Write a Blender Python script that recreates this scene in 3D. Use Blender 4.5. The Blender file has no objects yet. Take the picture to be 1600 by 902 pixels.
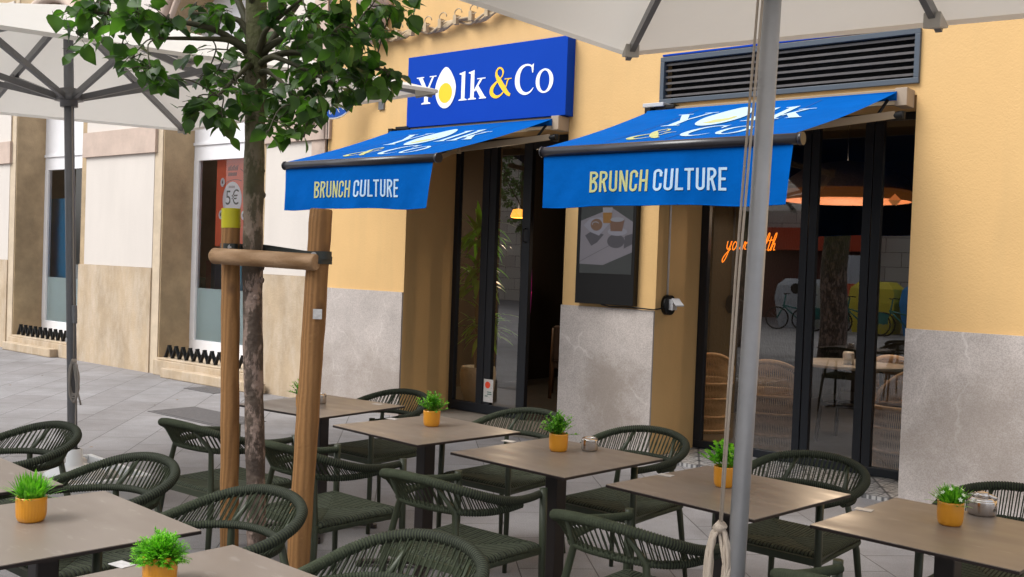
import bpy, math, random
from mathutils import Vector, Matrix
from math import sin, cos, pi, radians as R
random.seed(7)
S = bpy.context.scene
COL = S.collection

# ---------------------------------------------------------------- camera
F_PX, YAW, PITCH, ROLL, CH = 1601.6, 0.69117, 0.0235, 0.03635, 1.6194
cf = Vector((-sin(YAW)*cos(PITCH), cos(YAW)*cos(PITCH), -sin(PITCH)))
cr0 = Vector((cos(YAW), sin(YAW), 0)); cu0 = cr0.cross(cf)
cr = cos(ROLL)*cr0 + sin(ROLL)*cu0
cu = -sin(ROLL)*cr0 + cos(ROLL)*cu0
CAM = Vector((0, 0, CH))
cam = bpy.data.cameras.new('camera'); camo = bpy.data.objects.new('camera', cam); COL.objects.link(camo)
M = Matrix((cr, cu, -cf)).transposed().to_4x4(); M.translation = CAM
camo.matrix_world = M
cam.sensor_width = 36; cam.lens = F_PX*36/1600; cam.clip_end = 400; cam.clip_start = 0.05
S.camera = camo
def ray(px, py): return cf + cr*((px-800)/F_PX) - cu*((py-451)/F_PX)
def at(px, py, d): return CAM + ray(px, py)*d            # point at depth d
def aty(px, py, y):
    r = ray(px, py); return CAM + r*(y/r.y)
# ---------------------------------------------------------------- light
w = bpy.data.worlds.new('World'); S.world = w; w.use_nodes = True
nt = w.node_tree; bg = nt.nodes['Background']
sky = nt.nodes.new('ShaderNodeTexSky'); sky.sky_type = 'NISHITA'; sky.sun_disc = False
SUN_EL, SUN_AZ = R(52), R(205)      # azimuth clockwise from +Y
sky.sun_elevation = SUN_EL; sky.sun_rotation = SUN_AZ; sky.air_density = 1.0; sky.dust_density = 3.0
hs = nt.nodes.new('ShaderNodeHueSaturation'); hs.inputs['Saturation'].default_value = 0.22
nt.links.new(sky.outputs[0], hs.inputs['Color']); nt.links.new(hs.outputs[0], bg.inputs[0])
bg.inputs[1].default_value = 0.14
sl = bpy.data.lights.new('sun', 'SUN'); sl.energy = 1.3; sl.angle = R(35); sl.color = (1, .97, .92)
so = bpy.data.objects.new('sun', sl); COL.objects.link(so)
sd = Vector((sin(SUN_AZ)*cos(SUN_EL), cos(SUN_AZ)*cos(SUN_EL), sin(SUN_EL)))
so.rotation_euler = (-sd).to_track_quat('-Z', 'Y').to_euler()
S.view_settings.view_transform = 'Standard'; S.view_settings.look = 'None'; S.view_settings.gamma = 1
S.view_settings.exposure = 0.92
S.render.engine = 'CYCLES'
try:
    S.cycles.max_bounces = 8; S.cycles.transparent_max_bounces = 16
except Exception: pass

# ---------------------------------------------------------------- materials
def mat(name, col, rough=.6, metal=0, var=0, vscale=3, bump=0, bscale=60, col2=None, streak=False, spec=None, coat=0, emit=None, sss=0, detail=6):
    m = bpy.data.materials.new(name); m.use_nodes = True; n = m.node_tree; b = n.nodes['Principled BSDF']
    b.inputs['Base Color'].default_value = (*col, 1); b.inputs['Roughness'].default_value = rough; b.inputs['Metallic'].default_value = metal
    if spec is not None: b.inputs['Specular IOR Level'].default_value = spec
    if coat: b.inputs['Coat Weight'].default_value = coat; b.inputs['Coat Roughness'].default_value = .15
    if emit: b.inputs['Emission Color'].default_value = (*emit[0], 1); b.inputs['Emission Strength'].default_value = emit[1]
    tc = n.nodes.new('ShaderNodeTexCoord')
    src = tc.outputs['Object']
    if streak:
        mp = n.nodes.new('ShaderNodeMapping'); mp.inputs['Scale'].default_value = streak if isinstance(streak, tuple) else (1, 1, .18); n.links.new(src, mp.inputs[0]); src = mp.outputs[0]
    if var or col2:
        nz = n.nodes.new('ShaderNodeTexNoise'); nz.inputs['Scale'].default_value = vscale; nz.inputs['Detail'].default_value = detail; nz.inputs['Roughness'].default_value = .65
        n.links.new(src, nz.inputs['Vector'])
        rp = n.nodes.new('ShaderNodeValToRGB'); rp.color_ramp.elements[0].position = .32; rp.color_ramp.elements[1].position = .68
        c2 = col2 or tuple(c*(1-var) for c in col)
        rp.color_ramp.elements[0].color = (*c2, 1); rp.color_ramp.elements[1].color = (*col, 1)
        n.links.new(nz.outputs[0], rp.inputs[0]); n.links.new(rp.outputs[0], b.inputs['Base Color'])
    if bump:
        nb = n.nodes.new('ShaderNodeTexNoise'); nb.inputs['Scale'].default_value = bscale; nb.inputs['Detail'].default_value = 4
        n.links.new(tc.outputs['Object'], nb.inputs['Vector'])
        bp = n.nodes.new('ShaderNodeBump'); bp.inputs['Strength'].default_value = bump; bp.inputs['Distance'].default_value = .01
        n.links.new(nb.outputs[0], bp.inputs['Height']); n.links.new(bp.outputs[0], b.inputs['Normal'])
    return m
def nodes(m): return m.node_tree, m.node_tree.nodes['Principled BSDF']
def mixcol(n, fac, a, b, mode='MIX'):
    x = n.nodes.new('ShaderNodeMix'); x.data_type = 'RGBA'; x.blend_type = mode
    if isinstance(fac, float): x.inputs[0].default_value = fac
    else: n.links.new(fac, x.inputs[0])
    for i, v in ((6, a), (7, b)):
        if isinstance(v, tuple): x.inputs[i].default_value = (*v, 1)
        else: n.links.new(v, x.inputs[i])
    return x.outputs[2]
def base_in(m):
    n, b = nodes(m); l = b.inputs['Base Color'].links
    return l[0].from_socket if l else tuple(b.inputs['Base Color'].default_value)[:3]

YEL = mat('yellow_stucco', (.67, .43, .185), .88, var=.09, vscale=1.1, bump=.2, bscale=70)
n, b = nodes(YEL)      # dirt streaks and smudges, faint
tc = n.nodes.new('ShaderNodeTexCoord'); mp = n.nodes.new('ShaderNodeMapping'); mp.inputs['Scale'].default_value = (5, 5, .5); n.links.new(tc.outputs['Object'], mp.inputs[0])
nz = n.nodes.new('ShaderNodeTexNoise'); nz.inputs['Scale'].default_value = 1.2; nz.inputs['Detail'].default_value = 7; n.links.new(mp.outputs[0], nz.inputs['Vector'])
rp = n.nodes.new('ShaderNodeValToRGB'); rp.color_ramp.elements[0].position = .52; rp.color_ramp.elements[1].position = .75
rp.color_ramp.elements[1].color = (.22, .22, .22, 1); rp.color_ramp.elements[0].color = (0, 0, 0, 1); n.links.new(nz.outputs[0], rp.inputs[0])
n.links.new(mixcol(n, rp.outputs[0], base_in(YEL), (.46, .32, .15)), b.inputs['Base Color'])

def marble(name, stain_at=None):
    m = mat(name, (.55, .50, .465), .5, var=.24, vscale=2.3, bump=.12, bscale=240)
    n, b = nodes(m); tc = n.nodes.new('ShaderNodeTexCoord')
    # fine speckle
    sp = n.nodes.new('ShaderNodeTexNoise'); sp.inputs['Scale'].default_value = 130; sp.inputs['Detail'].default_value = 3; n.links.new(tc.outputs['Object'], sp.inputs['Vector'])
    r1 = n.nodes.new('ShaderNodeValToRGB'); r1.color_ramp.elements[0].position = .36; r1.color_ramp.elements[1].position = .62
    r1.color_ramp.elements[0].color = (.76, .74, .74, 1); r1.color_ramp.elements[1].color = (1.05, 1.04, 1.05, 1); n.links.new(sp.outputs[0], r1.inputs[0])
    c = mixcol(n, 1.0, base_in(m), r1.outputs[0], 'MULTIPLY')
    # veins
    dn = n.nodes.new('ShaderNodeTexNoise'); dn.inputs['Scale'].default_value = 2.2; dn.inputs['Detail'].default_value = 6; n.links.new(tc.outputs['Object'], dn.inputs['Vector'])
    va = n.nodes.new('ShaderNodeVectorMath'); va.operation = 'MULTIPLY_ADD'; n.links.new(dn.outputs['Color'], va.inputs[0]); va.inputs[1].default_value = (.8, .8, .8)
    mp = n.nodes.new('ShaderNodeMapping'); mp.inputs['Scale'].default_value = (1.6, 1.6, .8); mp.inputs['Rotation'].default_value = (0, .5, 0); n.links.new(tc.outputs['Object'], mp.inputs[0]); n.links.new(mp.outputs[0], va.inputs[2])
    vo = n.nodes.new('ShaderNodeTexVoronoi'); vo.feature = 'DISTANCE_TO_EDGE'; vo.inputs['Scale'].default_value = 1.4; n.links.new(va.outputs[0], vo.inputs['Vector'])
    r2 = n.nodes.new('ShaderNodeValToRGB'); r2.color_ramp.elements[0].position = 0; r2.color_ramp.elements[1].position = .024
    r2.color_ramp.elements[0].color = (.5, .5, .5, 1); r2.color_ramp.elements[1].color = (0, 0, 0, 1); n.links.new(vo.outputs['Distance'], r2.inputs[0])
    vm = n.nodes.new('ShaderNodeTexNoise'); vm.inputs['Scale'].default_value = 3.5; n.links.new(tc.outputs['Object'], vm.inputs['Vector'])
    mm = n.nodes.new('ShaderNodeMath'); mm.operation = 'MULTIPLY'; n.links.new(r2.outputs[0], mm.inputs[0])
    vr = n.nodes.new('ShaderNodeValToRGB'); vr.color_ramp.elements[0].position = .45; vr.color_ramp.elements[1].position = .62; n.links.new(vm.outputs[0], vr.inputs[0]); n.links.new(vr.outputs[0], mm.inputs[1])
    c = mixcol(n, mm.outputs[0], c, (.70, .66, .63))
    # damp / dirt stain rising from the ground
    sx = n.nodes.new('ShaderNodeSeparateXYZ'); n.links.new(tc.outputs['Object'], sx.inputs[0])
    nz = n.nodes.new('ShaderNodeTexNoise'); nz.inputs['Scale'].default_value = 3.2; nz.inputs['Detail'].default_value = 8; nz.inputs['Roughness'].default_value = .7; n.links.new(tc.outputs['Object'], nz.inputs['Vector'])
    cx, cz, rx, rz, st = stain_at or (0, -.2, 50, 1.1, .5)
    def math_(op, a, b_=None):
        q = n.nodes.new('ShaderNodeMath'); q.operation = op
        for i, v in enumerate((a, b_)):
            if v is None: continue
            if isinstance(v, (int, float)): q.inputs[i].default_value = v
            else: n.links.new(v, q.inputs[i])
        return q.outputs[0]
    dx = math_('DIVIDE', math_('SUBTRACT', sx.outputs[0], cx), rx); dz = math_('DIVIDE', math_('SUBTRACT', sx.outputs[2], cz), rz)
    d2 = math_('ADD', math_('MULTIPLY', dx, dx), math_('MULTIPLY', dz, dz))
    v = math_('SUBTRACT', math_('ADD', math_('MULTIPLY', nz.outputs[0], 3.0), -.55), d2)
    r3 = n.nodes.new('ShaderNodeValToRGB'); r3.color_ramp.elements[0].position = .0; r3.color_ramp.elements[1].position = .85
    r3.color_ramp.elements[1].color = (st, st, st, 1); n.links.new(v, r3.inputs[0])
    c = mixcol(n, r3.outputs[0], c, (.25, .205, .17))
    n.links.new(c, b.inputs['Base Color'])
    return m
MARB = marble('grey_marble')
MARB_ST = marble('grey_marble_stained', (-5.0, .45, .38, .50, .7))
MARB_R = marble('grey_marble_right', (-1.95, .55, .65, .55, .5))

SAND = mat('sandstone', (.50, .385, .26), .85, var=.30, vscale=2.2, bump=.4, bscale=45, streak=(1.3, 1.3, .7))
n, b = nodes(SAND); tc = n.nodes.new('ShaderNodeTexCoord'); mp = n.nodes.new('ShaderNodeMapping'); mp.inputs['Scale'].default_value = (5, 5, 2.2); n.links.new(tc.outputs['Object'], mp.inputs[0])
nz = n.nodes.new('ShaderNodeTexNoise'); nz.inputs['Scale'].default_value = 1.0; nz.inputs['Detail'].default_value = 10; nz.inputs['Roughness'].default_value = .7; n.links.new(mp.outputs[0], nz.inputs['Vector'])
rp = n.nodes.new('ShaderNodeValToRGB'); rp.color_ramp.elements[0].position = .42; rp.color_ramp.elements[1].position = .75
rp.color_ramp.elements[0].color = (0, 0, 0, 1); rp.color_ramp.elements[1].color = (.6, .6, .6, 1); n.links.new(nz.outputs[0], rp.inputs[0])
n.links.new(mixcol(n, rp.outputs[0], base_in(SAND), (.62, .54, .45)), b.inputs['Base Color'])
SANDJ = mat('sandstone_reveal', (.50, .37, .225), .85, var=.35, vscale=3, bump=.3, bscale=50)
PINK = mat('pinkish_stone', (.56, .44, .37), .85, var=.18, vscale=4, bump=.25, bscale=60)
PLAST = mat('white_plaster', (.64, .59, .545), .85, var=.07, vscale=2.2, bump=.15, bscale=40, streak=(1, 1, .3))
WHITE = mat('white_painted_wood', (.84, .84, .87), .45, var=.06, vscale=5)
FRAME = mat('anthracite_frame', (.010, .013, .019), .4, spec=.4)
LOUV = mat('louvre_frame_paint', (.055, .072, .095), .45)
SLAT = mat('louvre_slat_paint', (.11, .10, .10), .35, var=.3, vscale=8)
BLACK = mat('black_plastic', (.005, .005, .0055), .45, spec=.3)
DARK = mat('dark_void', (.01, .01, .01), .9)
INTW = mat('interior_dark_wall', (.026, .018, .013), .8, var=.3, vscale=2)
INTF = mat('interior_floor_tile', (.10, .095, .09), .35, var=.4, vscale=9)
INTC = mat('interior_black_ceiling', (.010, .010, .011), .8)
BEIGE = mat('beige_powder_coat', (.30, .23, .15), .5, var=.1)
GREYM = mat('grey_aluminium', (.20, .20, .205), .38, metal=.55, var=.12, vscale=20)
POLE = mat('silver_grey_pole', (.42, .425, .44), .4, metal=.35, var=.10, vscale=14, bump=.04, bscale=30)
POLED = mat('dark_grey_pole', (.20, .205, .22), .42, metal=.2, var=.1, vscale=14)
CORD = mat('cream_cord', (.52, .44, .36), .8, bump=.5, bscale=300)
CABLE = mat('painted_cable', (.50, .38, .24), .7, var=.3, vscale=12)
ROPE = mat('dark_green_rope', (.068, .082, .052), .8, var=.35, vscale=35, bump=.6, bscale=500, spec=.15)
ROPES = mat('dark_green_rope_seat', (.074, .088, .058), .75, var=.35, vscale=30, bump=.5, bscale=420, spec=.2)
LEG = mat('dark_green_powder_coat', (.040, .050, .028), .45, var=.1, vscale=30)
TOP = mat('taupe_laminate', (.225, .188, .160), .36, spec=.5)
n, b = nodes(TOP); tc = n.nodes.new('ShaderNodeTexCoord')      # wipe marks change the gloss only
mp = n.nodes.new('ShaderNodeMapping'); mp.inputs['Scale'].default_value = (3, 9, 1); mp.inputs['Rotation'].default_value = (0, 0, .6); n.links.new(tc.outputs['Object'], mp.inputs[0])
nz = n.nodes.new('ShaderNodeTexNoise'); nz.inputs['Scale'].default_value = 1.1; nz.inputs['Detail'].default_value = 1.5; n.links.new(mp.outputs[0], nz.inputs['Vector'])
mr = n.nodes.new('ShaderNodeMapRange'); mr.inputs[1].default_value = .35; mr.inputs[2].default_value = .7; mr.inputs[3].default_value = .31; mr.inputs[4].default_value = .43
n.links.new(nz.outputs[0], mr.inputs[0]); n.links.new(mr.outputs[0], b.inputs['Roughness'])
oi = n.nodes.new('ShaderNodeObjectInfo'); va = n.nodes.new('ShaderNodeVectorMath'); va.operation = 'MULTIPLY_ADD'; n.links.new(oi.outputs['Location'], va.inputs[0]); va.inputs[1].default_value = (3.7, 2.9, 1); n.links.new(mp.outputs[0], va.inputs[2])
sm = n.nodes.new('ShaderNodeTexNoise'); sm.inputs['Scale'].default_value = 2.6; sm.inputs['Detail'].default_value = 5; sm.inputs['Roughness'].default_value = .6; n.links.new(va.outputs[0], sm.inputs['Vector']); n.links.new(va.outputs[0], nz.inputs['Vector'])
rsm = n.nodes.new('ShaderNodeValToRGB'); rsm.color_ramp.elements[0].position = .60; rsm.color_ramp.elements[1].position = .74; rsm.color_ramp.elements[0].color = (0, 0, 0, 1); rsm.color_ramp.elements[1].color = (.40, .40, .40, 1); n.links.new(sm.outputs[0], rsm.inputs[0])
n.links.new(mixcol(n, rsm.outputs[0], (.225, .188, .160), (.44, .40, .37)), b.inputs['Base Color'])
EDGE = mat('dark_laminate_edge', (.016, .009, .008), .4)
POST = mat('dark_brown_post', (.022, .016, .015), .42, var=.1)
CARD = mat('white_card', (.62, .61, .61), .4, var=.3, vscale=60)
POT = mat('ochre_ceramic', (.72, .30, .018), .28, var=.05, vscale=10, coat=.2)
CHROME = mat('brushed_steel', (.62, .58, .55), .2, metal=1, bump=.03, bscale=200)
SOIL = mat('plant_foam', (.05, .07, .02), .9)
WHT = mat('white_letter', (.80, .83, .88), .5)
YLW = mat('yolk_yellow', (.90, .55, .01), .5)
PALEY = mat('pale_yellow_print', (.42, .43, .20), .8, spec=.1)
PALEW = mat('pale_white_print', (.40, .54, .68), .8, spec=.1)
SIGNB = mat('royal_blue_sign', (.0, .045, .37), .6, var=.03, spec=.1)
SIGNS = mat('sign_side_navy', (.008, .015, .16), .5)
AWN = mat('awning_blue_fabric', (.0, .088, .37), .9, var=.14, vscale=3.5, bump=.8, bscale=7, spec=.04)
n, b = nodes(AWN); ge = n.nodes.new('ShaderNodeNewGeometry'); n.links.new(mixcol(n, ge.outputs['Backfacing'], base_in(AWN), (.0, .016, .07)), b.inputs['Base Color'])   # underside shade mixed into the back-face colour
AWNS = mat('awning_seam', (.0, .060, .27), .9)
TUBE = mat('black_bar', (.018, .016, .02), .28, spec=.6)
YTAPE = mat('yellow_band', (.55, .50, .01), .5, var=.1)
STRAP = mat('black_rubber_strap', (.028, .033, .03), .5, var=.2)
PEB = mat('white_pebble', (.62, .58, .54), .6, var=.2, vscale=8)
GAPSH = mat('cord_gap_shade', (.008,.011,.006), .8)  # shade between cords put into the groove faces as a darker colour
TRAY = mat('white_tray', (.72, .73, .74), .45, var=.08)
STEEL = mat('zinc_steel', (.45, .45, .46), .4, metal=.7)
MANH = mat('manhole_iron', (.125, .12, .125), .6, var=.35, vscale=40, bump=.8, bscale=160)
FROST = mat('frosted_film', (.72, .84, .84), .45, var=.06, vscale=2)
ORANGE = mat('orange_red_poster', (.92, .16, .07), .5, var=.12, vscale=4)
BLUEP = mat('blue_panel', (.04, .30, .58), .5)
SHOPI = mat('shop_interior_brown', (.62, .47, .38), .8, var=.25, vscale=2)
TEAL = mat('teal_goods', (.12, .36, .34), .6)
PINKG = mat('pink_goods', (.5, .2, .22), .6)
STONE2 = mat('old_limestone', (.42, .37, .32), .85, bump=.5, bscale=12)
n, b = nodes(STONE2); tc = n.nodes.new('ShaderNodeTexCoord')
mp = n.nodes.new('ShaderNodeMapping'); mp.inputs['Rotation'].default_value = (R(90), 0, 0); n.links.new(tc.outputs['Object'], mp.inputs[0])
br = n.nodes.new('ShaderNodeTexBrick'); n.links.new(mp.outputs[0], br.inputs['Vector']); br.inputs['Scale'].default_value = 1; br.inputs['Brick Width'].default_value = 1.1; br.inputs['Row Height'].default_value = .5; br.inputs['Mortar Size'].default_value = .012
br.inputs['Color1'].default_value = (.62, .57, .50, 1); br.inputs['Color2'].default_value = (.50, .45, .40, 1); br.inputs['Mortar'].default_value = (.18, .16, .14, 1)
n.links.new(br.outputs[0], b.inputs['Base Color'])

# pavement, slabs laid at 45 degrees
PAVE = mat('grey_slab_paving', (.25, .235, .235), .75)
n, b = nodes(PAVE); tc = n.nodes.new('ShaderNodeTexCoord')
mp = n.nodes.new('ShaderNodeMapping'); mp.inputs['Rotation'].default_value = (0, 0, R(45)); mp.inputs['Location'].default_value = (.13, .22, 0); n.links.new(tc.outputs['Object'], mp.inputs[0])
br = n.nodes.new('ShaderNodeTexBrick'); n.links.new(mp.outputs[0], br.inputs['Vector']); br.inputs['Scale'].default_value = 1; br.inputs['Brick Width'].default_value = .62; br.inputs['Row Height'].default_value = .41
br.inputs['Mortar Size'].default_value = .0035; br.inputs['Mortar Smooth'].default_value = .25; br.inputs['Bias'].default_value = -.25
br.inputs['Color1'].default_value = (.295, .29, .297, 1); br.inputs['Color2'].default_value = (.24, .23, .232, 1); br.inputs['Mortar'].default_value = (.085, .08, .077, 1)
wn = n.nodes.new('ShaderNodeTexWhiteNoise'); wn.noise_dimensions = '2D'
# a few slabs are reddish: large voronoi cells
vo = n.nodes.new('ShaderNodeTexBrick'); n.links.new(mp.outputs[0], vo.inputs['Vector']); vo.inputs['Scale'].default_value = 1; vo.inputs['Brick Width'].default_value = .62; vo.inputs['Row Height'].default_value = .41; vo.inputs['Mortar Size'].default_value = 0; vo.inputs['Bias'].default_value = -.6
vo.inputs['Color1'].default_value = (0, 0, 0, 1); vo.inputs['Color2'].default_value = (1, 1, 1, 1); vo.offset_frequency = 2; br.offset_frequency = 2
rr = n.nodes.new('ShaderNodeValToRGB'); rr.color_ramp.elements[0].position = .74; rr.color_ramp.elements[1].position = .76; rr.color_ramp.elements[1].color = (.45, .45, .45, 1); n.links.new(vo.outputs[0], rr.inputs[0])
c = mixcol(n, rr.outputs[0], br.outputs[0], (.29, .20, .19))
nz = n.nodes.new('ShaderNodeTexNoise'); nz.inputs['Scale'].default_value = 1.3; nz.inputs['Detail'].default_value = 9; nz.inputs['Roughness'].default_value = .72; n.links.new(tc.outputs['Object'], nz.inputs['Vector'])
r1 = n.nodes.new('ShaderNodeValToRGB'); r1.color_ramp.elements[0].position = .3; r1.color_ramp.elements[1].position = .7; r1.color_ramp.elements[0].color = (.66, .64, .63, 1); r1.color_ramp.elements[1].color = (1.08, 1.08, 1.1, 1); n.links.new(nz.outputs[0], r1.inputs[0])
c = mixcol(n, 1.0, c, r1.outputs[0], 'MULTIPLY')
nf = n.nodes.new('ShaderNodeTexNoise'); nf.inputs['Scale'].default_value = 160; nf.inputs['Detail'].default_value = 2; n.links.new(tc.outputs['Object'], nf.inputs['Vector'])
r2 = n.nodes.new('ShaderNodeValToRGB'); r2.color_ramp.elements[0].position = .3; r2.color_ramp.elements[1].position = .7; r2.color_ramp.elements[0].color = (.72, .72, .72, 1); r2.color_ramp.elements[1].color = (1.18, 1.18, 1.18, 1); n.links.new(nf.outputs[0], r2.inputs[0])
c = mixcol(n, 1.0, c, r2.outputs[0], 'MULTIPLY')
vg = n.nodes.new('ShaderNodeTexVoronoi'); vg.inputs['Scale'].default_value = 2.6; n.links.new(tc.outputs['Object'], vg.inputs['Vector'])
rg = n.nodes.new('ShaderNodeValToRGB'); rg.color_ramp.elements[0].position = .035; rg.color_ramp.elements[1].position = .055; rg.color_ramp.elements[0].color = (.5, .5, .5, 1); rg.color_ramp.elements[1].color = (0, 0, 0, 1); n.links.new(vg.outputs['Distance'], rg.inputs[0])
c = mixcol(n, rg.outputs[0], c, (.09, .085, .08))
ns = n.nodes.new('ShaderNodeTexNoise'); ns.inputs['Scale'].default_value = .55; ns.inputs['Detail'].default_value = 10; ns.inputs['Roughness'].default_value = .62; n.links.new(tc.outputs['Object'], ns.inputs['Vector'])
rs_ = n.nodes.new('ShaderNodeValToRGB'); rs_.color_ramp.elements[0].position = .56; rs_.color_ramp.elements[1].position = .66; rs_.color_ramp.elements[0].color = (0, 0, 0, 1); rs_.color_ramp.elements[1].color = (.42, .42, .42, 1); n.links.new(ns.outputs[0], rs_.inputs[0])
c = mixcol(n, rs_.outputs[0], c, (.12, .11, .105))
n.links.new(c, b.inputs['Base Color'])
bp = n.nodes.new('ShaderNodeBump'); bp.inputs['Strength'].default_value = .5; bp.inputs['Distance'].default_value = .004; n.links.new(nf.outputs[0], bp.inputs['Height'])
bp2 = n.nodes.new('ShaderNodeBump'); bp2.invert = True; bp2.inputs['Strength'].default_value = .6; bp2.inputs['Distance'].default_value = .006; n.links.new(br.outputs['Fac'], bp2.inputs['Height']); n.links.new(bp.outputs[0], bp2.inputs['Normal']); n.links.new(bp2.outputs[0], b.inputs['Normal'])

# patterned threshold tile: white ground with dark triangle lines
TILE = mat('patterned_tile', (.50, .49, .47), .4)
n, b = nodes(TILE); tc = n.nodes.new('ShaderNodeTexCoord'); c = (.46, .45, .44)
for ang in (0, 60, 120, 30, 90, 150):
    mp = n.nodes.new('ShaderNodeMapping'); mp.inputs['Rotation'].default_value = (0, 0, R(ang)); n.links.new(tc.outputs['Object'], mp.inputs[0])
    wv = n.nodes.new('ShaderNodeTexWave'); wv.inputs['Scale'].default_value = 3.2 if ang in (0, 60, 120) else 1.85; n.links.new(mp.outputs[0], wv.inputs['Vector'])
    r_ = n.nodes.new('ShaderNodeValToRGB'); r_.color_ramp.elements[0].position = 0; r_.color_ramp.elements[1].position = .06; r_.color_ramp.elements[0].color = (.9, .9, .9, 1); r_.color_ramp.elements[1].color = (0, 0, 0, 1); n.links.new(wv.outputs[1], r_.inputs[0])
    c = mixcol(n, r_.outputs[0], c, (.05, .05, .055))
n.links.new(c, b.inputs['Base Color'])

def wood(name, axis_scale, c1, c2):
    m = mat(name, c1, .7, bump=.3, bscale=90)
    n, b = nodes(m); tc = n.nodes.new('ShaderNodeTexCoord'); mp = n.nodes.new('ShaderNodeMapping'); mp.inputs['Scale'].default_value = axis_scale; n.links.new(tc.outputs['Object'], mp.inputs[0])
    nz = n.nodes.new('ShaderNodeTexNoise'); nz.inputs['Scale'].default_value = 1; nz.inputs['Detail'].default_value = 7; nz.inputs['Distortion'].default_value = 1.2; n.links.new(mp.outputs[0], nz.inputs['Vector'])
    wv = n.nodes.new('ShaderNodeTexWave'); wv.inputs['Scale'].default_value = .9; wv.inputs['Distortion'].default_value = 5; wv.inputs['Detail'].default_value = 3; n.links.new(mp.outputs[0], wv.inputs['Vector'])
    rp = n.nodes.new('ShaderNodeValToRGB'); rp.color_ramp.elements[0].position = .3; rp.color_ramp.elements[1].position = .7; rp.color_ramp.elements[0].color = (*c2, 1); rp.color_ramp.elements[1].color = (*c1, 1)
    ad = n.nodes.new('ShaderNodeMath'); ad.operation = 'MULTIPLY_ADD'; n.links.new(wv.outputs[1], ad.inputs[0]); ad.inputs[1].default_value = .35
    m2 = n.nodes.new('ShaderNodeMath'); m2.operation = 'MULTIPLY'; m2.inputs[1].default_value = .68; n.links.new(nz.outputs[0], m2.inputs[0]); n.links.new(m2.outputs[0], ad.inputs[2])
    n.links.new(ad.outputs[0], rp.inputs[0])
    # knots
    vk = n.nodes.new('ShaderNodeTexVoronoi'); vk.inputs['Scale'].default_value = 1; mk = n.nodes.new('ShaderNodeMapping'); mk.inputs['Scale'].default_value = tuple(7 if s > 3 else 4.2 for s in axis_scale); n.links.new(tc.outputs['Object'], mk.inputs[0]); n.links.new(mk.outputs[0], vk.inputs['Vector'])
    rk = n.nodes.new('ShaderNodeValToRGB'); rk.color_ramp.elements[0].position = .05; rk.color_ramp.elements[1].position = .16; rk.color_ramp.elements[0].color = (.6, .6, .6, 1); rk.color_ramp.elements[1].color = (0, 0, 0, 1); n.links.new(vk.outputs['Distance'], rk.inputs[0])
    n.links.new(mixcol(n, rk.outputs[0], rp.outputs[0], (.09, .04, .015)), b.inputs['Base Color'])
    return m
WOODV = wood('pine_stake_wood', (22, 22, 1.6), (.33, .165, .055), (.21, .098, .030))
WOODH = wood('pine_rail_wood', (1.6, 22, 22), (.40, .25, .14), (.26, .145, .065))
BARK = mat('mottled_bark', (.115, .085, .065), .85, col2=(.045, .030, .024), vscale=14, bump=1.0, bscale=45)
n, b = nodes(BARK); tc = n.nodes.new('ShaderNodeTexCoord'); mp = n.nodes.new('ShaderNodeMapping'); mp.inputs['Scale'].default_value = (16, 16, 6); n.links.new(tc.outputs['Object'], mp.inputs[0])
nz = n.nodes.new('ShaderNodeTexNoise'); nz.inputs['Scale'].default_value = 1; nz.inputs['Detail'].default_value = 8; nz.inputs['Roughness'].default_value = .7; n.links.new(mp.outputs[0], nz.inputs['Vector'])
rp = n.nodes.new('ShaderNodeValToRGB'); rp.color_ramp.elements[0].position = .49; rp.color_ramp.elements[1].position = .55; rp.color_ramp.elements[0].color = (0, 0, 0, 1); rp.color_ramp.elements[1].color = (.75, .75, .75, 1); n.links.new(nz.outputs[0], rp.inputs[0])
c = mixcol(n, rp.outputs[0], base_in(BARK), (.34, .25, .21))
sx = n.nodes.new('ShaderNodeSeparateXYZ'); n.links.new(tc.outputs['Object'], sx.inputs[0])
gr = n.nodes.new('ShaderNodeMapRange'); gr.inputs[1].default_value = 1.5; gr.inputs[2].default_value = 2.3; n.links.new(sx.outputs[2], gr.inputs[0])
nz2 = n.nodes.new('ShaderNodeTexNoise'); nz2.inputs['Scale'].default_value = 9; n.links.new(tc.outputs['Object'], nz2.inputs['Vector'])
gm = n.nodes.new('ShaderNodeMath'); gm.operation = 'MULTIPLY'; n.links.new(gr.outputs[0], gm.inputs[0]); n.links.new(nz2.outputs[0], gm.inputs[1]); gm2 = n.nodes.new('ShaderNodeMath'); gm2.operation = 'MULTIPLY'; gm2.inputs[1].default_value = 1.5; gm2.use_clamp = True; n.links.new(gm.outputs[0], gm2.inputs[0])
c = mixcol(n, gm2.outputs[0], c, (.10, .105, .04)); n.links.new(c, b.inputs['Base Color'])

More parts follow.
